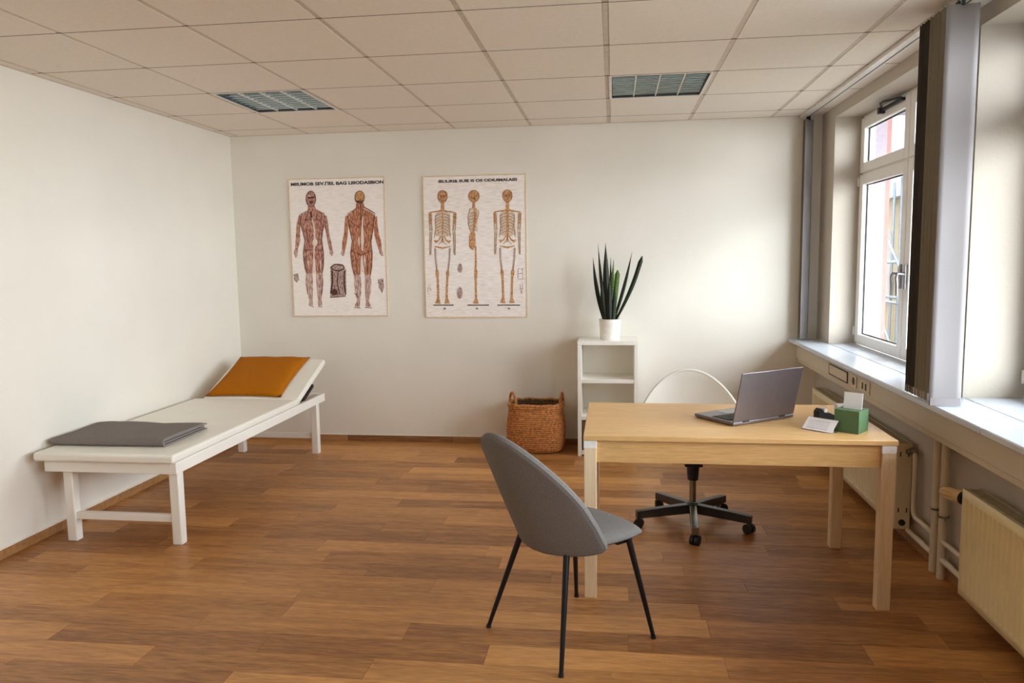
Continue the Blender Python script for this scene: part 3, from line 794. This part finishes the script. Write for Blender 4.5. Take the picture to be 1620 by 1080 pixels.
MB().lathe([(0, .002), (.19, .002), (.19, .012), (0, .012)], (BX, BY, 0), 32, 1, .74).build('base', 'wickerdark', bs)
for s in (-1, 1):
    pts = [(BX + s * ((.185 if s < 0 else .203) + .006 * math.sin(math.pi * k / 10)) + (.034 if s < 0 else .010) * -math.cos(math.pi * k / 10) * s, BY - .055 * math.cos(math.pi * k / 10), HB - .04 + .125 * math.sin(math.pi * k / 10)) for k in range(11)]
    MB().tube(pts, .0105, 10).build('handle', 'wicker', bs)

# ================================================================== WINDOW WALL FITTINGS
# vertical blind: one head rail, slats parked at both ends of the far window
vb = thing('vertical_blind', 'vertical slat blind parked beside the window, hanging from a ceiling rail', 'blind', (1.45, 3.6, 2.6))
MB().box(1.421, 1.479, YF, 6.292, ZC - .022, ZC + .02).build('head_rail', 'alu', vb, False)
MB().box(1.462, 1.468, YF, 6.29, ZC - .0235, ZC - .0215).build('rail_slot', 'black', vb, False)
def slat(xc, yc, ang, mt, z0=.905, wd=.127):
    a = math.radians(ang); ax = Vector((math.cos(a), math.sin(a), 0)); nn = Vector((-math.sin(a), math.cos(a), 0))
    P = []
    for q in range(7):
        u = -1 + q / 3
        P.append([Vector((xc, yc, z)) + ax * (wd / 2 * u) + nn * (.004 * (1 - u * u)) for z in (z0, z0 + .035, 1.3, 1.8, 2.3, 2.56)])
    o = MB().grid(P).build('slat', mt, vb, solid=.0012, flip=False)
    MB().obox((xc, yc, z0 + .016), [ax, nn, (0, 0, 1)], [wd / 2 - .004, .004, .016]).build('weight', 'clear' if mt != 'slat' else 'slat', o, False)
    MB().box(xc - .006, xc + .006, yc - .004, yc + .004, 2.555, ZC - .02).build('carrier', 'blackplastic', o, False)
slat(1.420, 3.49, -3, 'slat', .892)
for k in range(6): slat(1.421 + (.004 if k % 3 == 1 else 0), 3.535 + k * .026, 4, 'slatb')
for k in range(4): slat(1.423 + .003 * (k % 2), 3.70 + k * .030, 2, 'slat_shade')
slat(1.458, 6.215, 78, 'slat_shade', .90, .06)
slat(1.468, 6.19, 35, 'slat', .90, .085)
for k in range(3): slat(1.470, 6.215 + .02 * k, 30, 'slatb', .90, .085)

# cable duct under the sill with sockets
cd = thing('cable_duct', 'beige cable duct with sockets running under the window sill', 'cable duct', (1.5, 3.5, .73))
MB().box(1.44, XW, YF + .01, YB - .003, .735, SILL - .031).build('duct_body', 'duct', cd, bevel=.003)
MB().box(1.452, XW, YF + .01, YB - .003, .702, .7345).build('lower_lip', 'duct', cd, bevel=.003)
for ya, yb, kind_ in ((4.935, 5.345, 0), (4.755, 4.868, 1), (4.515, 4.705, 2)):
    z0, z1 = .75, .822
    p = ring(MB(), 1.434, 1.4405, ya, yb, z0, z1, .007).build('socket_frame', 'hole' if kind_ == 0 else 'socket', cd, False)
    MB().box(1.4355, 1.4405, ya + .007, yb - .007, z0 + .007, z1 - .007).build('plate', 'socket', p, False)
    if kind_ == 1: MB().cyl((1.4345, (ya + yb) / 2, .786), (1.436, (ya + yb) / 2, .786), .024, n=24).build('insert', 'hole', p)
    if kind_ == 2:
        for k in (-1, 1): MB().box(1.4335, 1.436, (ya + yb) / 2 + k * .03 - .011, (ya + yb) / 2 + k * .03 + .011, .768, .806).build('insert', 'hole', p, False)

# radiators
def radiator(ya, yb, z0, z1, mt, label, knob):
    x0, x1 = 1.485, 1.56
    e = thing('radiator', label, 'radiator', (1.52, (ya + yb) / 2, z0))
    P = []; n = int((yb - ya) / .005); zs = [z0, z0 + .03, z0 + .045, z1 - .055, z1 - .04, z1]
    for i in range(n + 1):
        yy = ya + (yb - ya) * i / n; row = []
        ph = (yy - ya - .03) / .04
        inside = .03 < yy - ya < (yb - ya) - .03
        fl = .015 * min(1, max(0, .5 - 1.3 * math.cos(2 * math.pi * ph))) if inside else 0
        for q, z in enumerate(zs): row.append((x0 + (fl if q in (2, 3) else 0), yy, z))
        P.append(row)
    fp = MB().grid(P)
    fp.build('front_panel', mt, e, solid=.0015)
    MB().box(x1 - .008, x1, ya, yb, z0, z1).build('back_panel', mt, e, False)
    MB().box(x0 + .012, x1 - .012, ya + .01, yb - .01, z0 + .03, z1 - .02).build('convector', 'grille', e, False)
    for yy in (ya - .003, yb):
        s = MB().box(x0 - .001, x1, yy, yy + .003, z0, z1).build('end_plate', mt, e, False)
        for xx in (x0 + .014, x1 - .02):
            for zz in (z0 + .09, z1 - .07): MB().box(xx, xx + .006, yy - .0012, yy + .0042, zz, zz + .025).build('slot', 'hole', s, False)
        MB().cyl((x0 + .036, yy - .006, z0 + .035), (x0 + .036, yy + .009, z0 + .035), .017, n=20).build('plug', 'blackplastic', s)
    tg = MB()
    k = ya + .01
    tg.box(x0 + .004, x0 + .012, ya, yb, z1 - .004, z1 + .003).box(x1 - .012, x1 - .002, ya, yb, z1 - .004, z1 + .003)
    while k < yb - .01:
        tg.box(x0 + .012, x1 - .012, k, k + .005, z1 - .004, z1 + .001); k += .016
    o = tg.build('top_grille', 'grille', e, False); o['kind'] = 'stuff'
    for yy in (ya + .25, yb - .25): MB().box(x1, XW - .001, yy - .02, yy + .02, z0 + .1, z1 - .06).build('wall_bracket', mt, e, False)
    if knob:
        o_ = Vector((1.512, yb + .045, z1 - .058)); kd = Vector((-.42, .9, .0)).normalized(); side = Vector((kd.y, -kd.x, 0))
        v = MB().tube([(1.512, yb + .003, o_.z), (1.512, yb + .05, o_.z)], .011, 12).build('valve', 'chrome', e)
        MB().tube([o_ - kd * .005, o_ + kd * .014], .029, 20).build('collar', 'blackplastic', v)
        MB().tube([o_ + kd * .012, o_ + kd * .036, o_ + kd * .038, o_ + kd * .105, o_ + kd * .108, o_ + kd * .122], [.030, .030, .024, .023, .016, .014], 24).build('thermostat_knob', 'knob', v)
        for q in range(10):
            a = 2 * math.pi * q / 10; rr = side * (.0235 * math.cos(a)) + Vector((0, 0, .0235 * math.sin(a)))
            MB().tube([o_ + kd * .042 + rr, o_ + kd * .098 + rr], .0035, 6).build('grip_rib', 'knob', v)
    return e
radiator(2.05, 3.425, .078, .545, 'cream', 'cream ribbed radiator with thermostat knob at the right edge', True)
radiator(4.20, 5.95, .09, .553, 'offwhite', 'off-white radiator under the far window behind the desk', False)

# heating pipes
def elbow(p, c, q, r=.045, n=6):      # rounded corner between p-c-q
    p, c, q = Vector(p), Vector(c), Vector(q); a = c + (p - c).normalized() * r; b = c + (q - c).normalized() * r
    return [a * (1 - t) ** 2 + c * 2 * t * (1 - t) + b * t * t for t in [k / n for k in range(n + 1)]]
XP = 1.553
pf = thing('heating_pipe', 'painted riser pipe nearer the desk, branching to the far radiator', 'pipe', (XP, 3.862, 0), group='heating risers')
MB().cyl((XP, 3.862, 0), (XP, 3.862, .70), .019, n=16).build('riser', 'pipe', pf)
MB().tube([(XP, 4.192, .515), (XP, 4.17, .515)] + elbow((XP, 4.17, .515), (XP, 4.135, .515), (XP, 4.135, .3), .03) + elbow((XP, 4.135, .3), (XP, 4.135, .185), (XP, 4.0, .185), .05) + [(XP, 3.87, .185)], .0125, 12).build('branch', 'pipe', pf)
MB().tube([(XP, 4.192, .085), (XP, 3.87, .085)], .0145, 12).build('branch', 'pipe', pf)
MB().cyl((XP, 4.14, .515), (XP, 4.192, .515), .018, n=12).cyl((XP, 4.175, .515), (XP - .03, 4.175, .515), .012, n=10).build('valve', 'chrome', pf)
cl = MB().tube([(XP + .022 * math.cos(2 * math.pi * k / 20), 3.862 + .022 * math.sin(2 * math.pi * k / 20), .315) for k in range(20)], .005, 8, closed=True).build('clamp', 'chrome', pf)
pn = thing('heating_pipe', 'painted riser pipe nearer the cream radiator, branching to it', 'pipe', (XP, 3.772, 0), group='heating risers')
MB().cyl((XP, 3.772, 0), (XP, 3.772, .70), .019, n=16).build('riser', 'pipe', pn)
MB().tube([(XP, 3.765, .185), (XP, 3.43, .185)], .0125, 12).build('branch', 'pipe', pn)
MB().tube([(XP, 3.765, .095), (XP, 3.43, .095)], .0145, 12).build('branch', 'pipe', pn)
MB().tube([(XP + .022 * math.cos(2 * math.pi * k / 20), 3.772 + .022 * math.sin(2 * math.pi * k / 20), .305) for k in range(20)], .005, 8, closed=True).build('clamp', 'chrome', pn)
MB().cyl((XP, 3.75, .305), (XP - .01, 3.715, .305), .008, n=10).build('clamp_screw', 'chrome', pn)

# ================================================================== CHARTS
class Print:
    """flat print on a chart: shapes given in photo pixels, laid on the chart's own sheet at the wall"""
    def __init__(s, parent, y): s.p = parent; s.y = y
    def ribbon(s, mb, pts, wd):
        P = [Vector(p) for p in pts]; W = wd if isinstance(wd, (list, tuple)) else [wd] * len(P)
        l, r_ = [], []
        for i, p in enumerate(P):
            t = P[min(i + 1, len(P) - 1)] - P[max(i - 1, 0)]; n = Vector((-t.y, t.x)).normalized() * W[i] / 2
            l.append(p + n); r_.append(p - n)
        s.y -= 2.5e-5
        for i in range(len(P) - 1): s.poly(mb, [l[i], l[i + 1], r_[i + 1], r_[i]], False)
    def poly(s, mb, pts, step=True):
        if step: s.y -= 2.5e-5
        mb.add([(wall_pt(q[0], q[1])[0], s.y, wall_pt(q[0], q[1])[1]) for q in pts], [tuple(range(len(pts)))])
    def oval(s, mb, c_, rx, ry, n=20, egg=0.0):
        s.poly(mb, [(c_[0] + rx * (1 + egg * -math.sin(2 * math.pi * k / n)) * math.cos(2 * math.pi * k / n), c_[1] + ry * math.sin(2 * math.pi * k / n)) for k in range(n)])
    def oline(s, mb, c_, rx, ry, wd, n=20, a0=0, a1=360):
        s.ribbon(mb, [(c_[0] + rx * math.cos(math.radians(a0 + (a1 - a0) * k / n)), c_[1] + ry * math.sin(math.radians(a0 + (a1 - a0) * k / n))) for k in range(n + 1)], wd)
def flat(mb, name, mt, parent):
    o = mb.build(name, mt, parent, False, flip=False); o['kind'] = 'stuff'; return o
def text(body, parent, px0, py0, px1, py1, yv):
    """one line of lettering stretched into the pixel box (px0,py0 = lower left, px1,py1 = upper right)"""
    cu = bpy.data.curves.new('lettering', 'FONT'); cu.body = body; cu.offset = .045; cu.resolution_u = 3
    to = bpy.data.objects.new('lettering', cu); COL.objects.link(to)
    bpy.context.view_layer.update()
    me = bpy.data.meshes.new_from_object(to.evaluated_get(bpy.context.evaluated_depsgraph_get()))
    bpy.data.objects.remove(to)
    X = [v.co.x for v in me.vertices]; Yc = [v.co.y for v in me.vertices]
    ax, az = wall_pt(px0, py0); bx_, bz = wall_pt(px1, py1)
    off = OFF[parent.name]
    for v in me.vertices:
        u = (v.co.x - min(X)) / (max(X) - min(X)); t = (v.co.y - min(Yc)) / (max(Yc) - min(Yc))
        v.co = (ax + (bx_ - ax) * u - off[0], yv - off[1], az + (bz - az) * t - off[2])
    me.materials.clear(); me.materials.append(M['ink'])
    o = bpy.data.objects.new('lettering', me); COL.objects.link(o); o.parent = parent; o['kind'] = 'stuff'
    return o
YS = 6.2905
def chart(x0, x1, z0, z1, label, mt):
    e = thing('wall_chart', label, 'poster', ((x0 + x1) / 2, YS, z0), group='anatomy charts on the back wall')
    MB().box(x0, x1, YS, YB - .0005, z0, z1).build('sheet', mt, e, False)
    b = MB(); t = .007
    b.box(x0 - .001, x1 + .001, YS - .003, YB - .0006, z1 - t, z1 + .002).box(x0 - .001, x1 + .001, YS - .003, YB - .0006, z0 - .002, z0 + t)
    b.box(x0 - .002, x0 + t, YS - .003, YB - .0006, z0 + t, z1 - t).box(x1 - t, x1 + .002, YS - .003, YB - .0006, z0 + t, z1 - t)
    b.build('border_strip', 'chartedge', e, False)
    return e
c1 = chart(-2.715, -1.882, 1.080, 2.236, 'anatomy chart with two red muscle figures, the left chart', 'chart1')
text('MIIUMOB SEV.\u041fEL BAG LIIIODASBION', c1, 461, 294.5, 607.5, 285.0, YS - .0006)
pr = Print(c1, YS - .0004)
def at(x0, y0, k):
    return lambda pts: [(x0 + p[0] / k, y0 + p[1] / k) for p in pts]
f1 = at(460, 300, 5.4)
def fig(A, parts, name, mt):
    mb = MB()
    for pts, wd in parts: pr.ribbon(mb, A(pts), [v / 5.4 for v in wd])
    return flat(mb, name, mt, pr.p)
# left figure
fig(f1, [([(180, 140), (182, 165), (187, 195), (190, 218)], [60, 66, 140, 215]),
         ([(190, 205), (190, 240), (190, 300), (192, 360), (196, 430), (197, 500), (196, 560)], [185, 225, 205, 175, 150, 168, 172]),
         ([(155, 540), (152, 600), (155, 660), (162, 715)], [92, 84, 72, 56]), ([(245, 540), (250, 600), (250, 660), (246, 715)], [84, 76, 70, 56]),
         ([(92, 225), (72, 290), (66, 370), (66, 430), (52, 510)], [40, 36, 34, 40, 24]), ([(290, 225), (305, 290), (318, 370), (335, 450), (348, 520)], [40, 36, 26, 30, 26])], 'figure_body', 'muscle')
fig(f1, [([(162, 710), (162, 780), (168, 860), (176, 940), (176, 985)], [54, 62, 50, 30, 34]), ([(246, 710), (252, 780), (252, 860), (250, 940), (256, 990)], [56, 62, 50, 30, 36]),
         ([(52, 510), (46, 540), (50, 580)], [28, 36, 14]), ([(348, 518), (352, 540), (356, 566)], [28, 36, 12])], 'figure_shins', 'shin')
pr.y = YS - .0012
mb = MB(); pr.oval(mb, (460 + 176 / 5.4, 300 + 80 / 5.4), 42 / 5.4, 68 / 5.4); flat(mb, 'figure_head', 'muscle', c1)
pr.y = YS - .0020
mb = MB()
for a in ([(150, 70), (205, 66)], [(165, 105), (195, 108)], [(176, 190), (184, 262)]): pr.ribbon(mb, f1(a), [3.0, 2.6])
pr.oline(mb, (460 + 176 / 5.4, 300 + 80 / 5.4), 41 / 5.4, 67 / 5.4, 1.1)
for a in ([(135, 185), (80, 215), (98, 330), (126, 430), (110, 540), (128, 650), (150, 715)], [(222, 185), (295, 215), (280, 330), (268, 430), (285, 540), (282, 650), (270, 715)],
          [(190, 260), (150, 250), (110, 300)], [(190, 260), (240, 250), (275, 300)], [(135, 560), (165, 700)], [(270, 560), (240, 700)], [(140, 350), (160, 480)], [(250, 350), (235, 480)],
          [(118, 515), (190, 515), (280, 520)], [(160, 985), (200, 1000)], [(240, 995), (275, 1000)], [(135, 800), (150, 890)], [(275, 790), (268, 890)]): pr.ribbon(mb, f1(a), .9)
flat(mb, 'figure_lines', 'darkline', c1)
mb = MB()
pr.oval(mb, f1([(212, 450)])[0], 4.2, 6)
for a, wd in (([(205, 470), (202, 560), (203, 650), (205, 720)], [2.6, 1.8, 2.4, 3]), ([(185, 240), (205, 330), (210, 430)], [1.2, 2.2, 3]), ([(150, 580), (152, 620), (158, 680)], [.3, 2, .3]), ([(262, 580), (260, 620), (256, 680)], [.3, 1.8, .3]), ([(165, 60), (170, 50)], [4, 2])): pr.ribbon(mb, f1(a), wd)
flat(mb, 'figure_highlights', 'tendon', c1)
# right figure
f2 = at(530, 300, 5.4); pr.y = YS - .0004
fig(f2, [([(216, 115), (218, 148), (222, 178), (226, 212)], [66, 72, 150, 240]),
         ([(226, 200), (226, 240), (228, 300), (230, 360), (231, 440), (228, 500), (228, 560)], [200, 250, 228, 200, 168, 176, 186]),
         ([(182, 540), (182, 600), (186, 660), (192, 730)], [92, 84, 74, 54]), ([(278, 540), (282, 600), (284, 660), (282, 730)], [86, 80, 72, 54]),
         ([(112, 225), (100, 300), (96, 380), (84, 450), (76, 520)], [40, 32, 34, 40, 24]), ([(342, 230), (350, 310), (360, 390), (378, 450), (390, 520)], [40, 34, 40, 42, 22])], 'figure_body', 'muscle2')
fig(f2, [([(192, 725), (198, 800), (200, 880), (204, 950), (192, 1000)], [52, 60, 52, 26, 44]), ([(282, 725), (284, 800), (282, 880), (280, 950), (288, 1000)], [52, 58, 48, 26, 46]),
         ([(76, 515), (68, 545), (76, 566)], [26, 34, 14]), ([(390, 515), (400, 545), (412, 566)], [26, 30, 12])], 'figure_shins', 'shin')
pr.y = YS - .0012
mb = MB(); pr.oval(mb, f2([(215, 66)])[0], 42 / 5.4, 56 / 5.4); flat(mb, 'figure_head', 'skinlight', c1)
pr.y = YS - .0020
mb = MB()
for a in ([(175, 95), (252, 95)], [(222, 120), (226, 300), (230, 460)], [(190, 160), (110, 205), (130, 330), (152, 440), (136, 540), (150, 660), (170, 730)], [(255, 150), (345, 205), (325, 330), (310, 440), (322, 540), (318, 660), (302, 730)],
          [(120, 260), (215, 330)], [(330, 260), (240, 330)], [(140, 520), (225, 560), (318, 520)], [(182, 580), (192, 720)], [(282, 580), (283, 720)], [(228, 560), (238, 700)], [(172, 880), (205, 925)], [(165, 1005), (222, 1010)], [(258, 1005), (318, 1008)]): pr.ribbon(mb, f2(a), .9)
pr.oline(mb, f2([(215, 66)])[0], 41 / 5.4, 55 / 5.4, .9)
pr.ribbon(mb, f2([(190, 104), (238, 108)]), 2.6)
flat(mb, 'figure_lines', 'darkline', c1)
mb = MB()
for a, wd in (([(240, 230), (236, 330), (238, 440), (236, 520)], [1, 3, 5, 2]), ([(205, 400), (208, 440), (210, 490)], [.4, 3, .4]), ([(250, 160), (330, 200)], [1.6, .8]), ([(232, 570), (236, 690)], [2.4, 2]), ([(255, 560), (258, 600), (262, 660)], [.4, 3, .4])): pr.ribbon(mb, f2(a), wd)
flat(mb, 'figure_highlights', 'tendon', c1)
# inset sketches
pr.y = YS - .0004; mb = MB()
pr.poly(mb, [(523, 422), (530, 417), (543, 418), (548, 426), (548.5, 466), (546, 468), (523, 470), (524, 450)])
for a in ([(465, 434), (472, 432), (474, 442), (470, 447), (466, 443)], [(598, 442), (607, 440), (608, 455), (605, 464), (600, 455)]): pr.poly(mb, a)
flat(mb, 'inset_sketch', 'sketch', c1)
pr.y = YS - .0018; mb = MB()
pr.oline(mb, (535, 423), 10, 5, 1.8); pr.ribbon(mb, [(526, 428), (527, 445), (524, 464)], 2.4); pr.ribbon(mb, [(546, 428), (545, 445), (547.5, 465)], 2.2)
pr.oval(mb, (530, 462), 5, 5); pr.ribbon(mb, [(536, 428), (534, 445), (538, 464)], 1.4); pr.ribbon(mb, [(523, 470.5), (548, 468.5)], 1.0)
flat(mb, 'inset_lines', 'darkline', c1)

c2 = chart(-1.557, -.701, 1.065, 2.228, 'anatomy chart with three tan skeletons, the right chart', 'chart2')
text('IBULIRI& IIUIE IS OII ODIUIMALAIIS', c2, 694, 289.5, 818.5, 281.5, YS - .0006)
pr = Print(c2, YS - .0004)
def skeleton(A, back):
    k = 5.14
    hx, hy = A([(0, 0)])[0]
    bone, pale, line = MB(), MB(), MB()
    pr.y = YS - .0004
    pr.oval(pale, A([(0, 215)])[0], 13, 18); pr.poly(pale, A([(-55, 150), (60, 150), (70, 330), (0, 350), (-65, 330)]))
    for s in (-1, 1):
        pr.ribbon(pale, A([(s * 100, 150), (s * 96, 240), (s * 92, 290)]), 6); pr.ribbon(pale, A([(s * 93, 284), (s * 96, 380), (s * 98, 490)]), [5.4, 4.6, 3.4])
    flat(pale, 'skeleton_ribcage', 'bonepale', c2)
    pr.y = YS - .0012
    pr.oval(bone, A([(0, 15)])[0], 7.8, 10, egg=.18); pr.ribbon(bone, A([(0, 60), (0, 130)]), [5, 6])
    pr.ribbon(bone, A([(-105, 145), (-30, 135), (0, 125), (30, 135), (105, 145)]), [1.6, 2.6, 4, 2.6, 1.6])
    pr.ribbon(bone, A([(0, 130), (2, 240), (0, 330), (0, 390)]), [2.2, 2.6, 2.2, 2] if not back else [4, 4.4, 3.4, 2.6])
    for s in (-1, 1):
        pr.ribbon(bone, A([(s * 12, 335), (s * 30, 370), (s * 55, 385), (s * 66, 370)]), [1.2, 2.4, 4.6, 2])
        pr.ribbon(bone, A([(s * 44, 615), (s * 42, 640), (s * 42, 665)]), [4.2, 5.6, 4])
        pr.ribbon(bone, A([(s * 40, 660), (s * 36, 760), (s * 34, 850)]), [3.4, 3.4, 3.6])
        pr.ribbon(bone, A([(s * 34, 845), (s * 38, 885)]), [4.4, 9])
        pr.ribbon(bone, A([(s * 100, 145), (s * 102, 200), (s * 97, 240)]), [3, 4, 2])
    pr.ribbon(bone, A([(-62, 420), (0, 434), (62, 420)]), [1.6, 2.8, 1.6])
    flat(bone, 'skeleton_bones', 'bone', c2)
    pr.y = YS - .0020
    for s in (-1, 1):
        pr.ribbon(line, A([(s * 62, 435), (s * 60, 520), (s * 46, 620)]), [1.2, .9, 1.2])
        pr.ribbon(line, A([(s * 54, 435), (s * 50, 520), (s * 40, 615)]), [.5, .5, .5])
        pr.ribbon(line, A([(s * 110, 150), (s * 104, 290)]), .6); pr.ribbon(line, A([(s * 92, 160), (s * 88, 290)]), .6)
        pr.ribbon(line, A([(s * 86, 305), (s * 92, 380), (s * 95, 480)]), .6); pr.ribbon(line, A([(s * 100, 305), (s * 104, 380), (s * 102, 490)]), .7)
        for q in range(7): pr.ribbon(line, A([(s * 6, 155 + q * 24), (s * 34, 160 + q * 25), (s * (56 - q * 2), 175 + q * 25)]), .7)
        pr.ribbon(line, A([(s * 58, 165), (s * 52, 260), (s * 66, 350)]), .7)
        pr.ribbon(line, A([(0, 355), (s * 16, 390), (s * 34, 405)]), .8)
        pr.oval(line, A([(s * 12, 12)])[0], 1.6, 1.5)
    pr.oline(line, A([(0, 15)])[0], 7.6, 9.8, .7); pr.ribbon(line, A([(-10, 45), (10, 45)]), 1.0)
    flat(line, 'skeleton_lines', 'boneline', c2)
def cen(cx, cy, k=5.14): return lambda pts: [(cx + p[0] / k, cy + p[1] / k) for p in pts]
skeleton(cen(700.5, 308), False)
skeleton(cen(803.0, 307), True)
# side view
A = cen(750.0, 308); bone, pale, line = MB(), MB(), MB()
pr.y = YS - .0004
pr.poly(pale, A([(-30, 110), (10, 105), (40, 130), (30, 190), (30, 300), (-25, 290), (-48, 240), (-45, 160)]))
flat(pale, 'skeleton_ribcage', 'bonepale', c2)
pr.y = YS - .0012
pr.oval(bone, A([(0, 12)])[0], 8.8, 9.6); pr.ribbon(bone, A([(0, 55), (-2, 110)]), [4, 5])
pr.ribbon(bone, A([(5, 110), (14, 180), (4, 260), (-12, 320), (-6, 360)]), [3, 5, 4, 5, 6])
pr.poly(bone, A([(-30, 310), (12, 310), (14, 420), (-8, 450), (-34, 430), (-36, 370)]))
pr.ribbon(bone, A([(14, 420), (16, 540), (14, 620)]), [2.6, 3, 3.4]); pr.ribbon(bone, A([(16, 615), (16, 680)]), [5.4, 4.6])
pr.ribbon(bone, A([(16, 680), (16, 780), (18, 850)]), [3.4, 3.2, 3]); pr.ribbon(bone, A([(18, 845), (16, 885)]), [4, 10])
flat(bone, 'skeleton_bones', 'bone', c2)
pr.y = YS - .0020
pr.oline(line, A([(0, 12)])[0], 8.6, 9.4, .7); pr.oval(line, A([(4, 30)])[0], 1.8, 2.2)
for q in range(6): pr.ribbon(line, A([(12, 140 + q * 22), (-16, 150 + q * 25), (-40, 150 + q * 26)]), .7)
pr.ribbon(line, A([(-30, 110), (-48, 180), (-40, 260), (-14, 320)]), .8); pr.ribbon(line, A([(10, 105), (42, 140), (30, 200)]), .7)
pr.ribbon(line, A([(-34, 330), (-36, 420), (-8, 448)]), .8)
flat(line, 'skeleton_lines', 'boneline', c2)
# stand bars, figure marks and small sketches
mb = MB()
for xa, xb in ((686, 718), (740, 774), (787, 823)): pr.ribbon(mb, [(xa, 482.4), (xb, 482.4)], 1.5)
for xc in (704, 755, 805.5): pr.ribbon(mb, [(xc - 1.6, 489), (xc, 486.5), (xc + 1.6, 489)], 1.3)
flat(mb, 'stand_bar', 'ink', c2)
mb = MB()
for a in ([(678, 452), (677, 462)], [(680, 450), (682, 460)], [(676, 457), (683, 457)], [(679, 463), (679.6, 466)]): pr.ribbon(mb, a, .7)
for a in ([(820, 425), (820, 441)], [(827, 424), (827.5, 441)], [(820, 425), (827, 426)], [(820, 433), (827, 432)], [(820, 441), (827, 441)], [(823, 450), (825, 464)], [(827, 449), (826, 464)], [(822, 457), (828, 456)]): pr.ribbon(mb, a, .8)
flat(mb, 'side_notes', 'sketch', c2)
mb = MB(); pr.oval(mb, (728.5, 424), 3.6, 7); pr.oval(mb, (728, 463), 4, 9.5); flat(mb, 'inset_sketch', 'sketch', c2)
mb = MB(); pr.y = YS - .0018; pr.ribbon(mb, [(724, 464), (732, 464)], 1.6); pr.ribbon(mb, [(725, 469), (731, 469)], 1.6); pr.ribbon(mb, [(728, 456), (728, 462)], 2); flat(mb, 'inset_lines', 'darkline', c2)
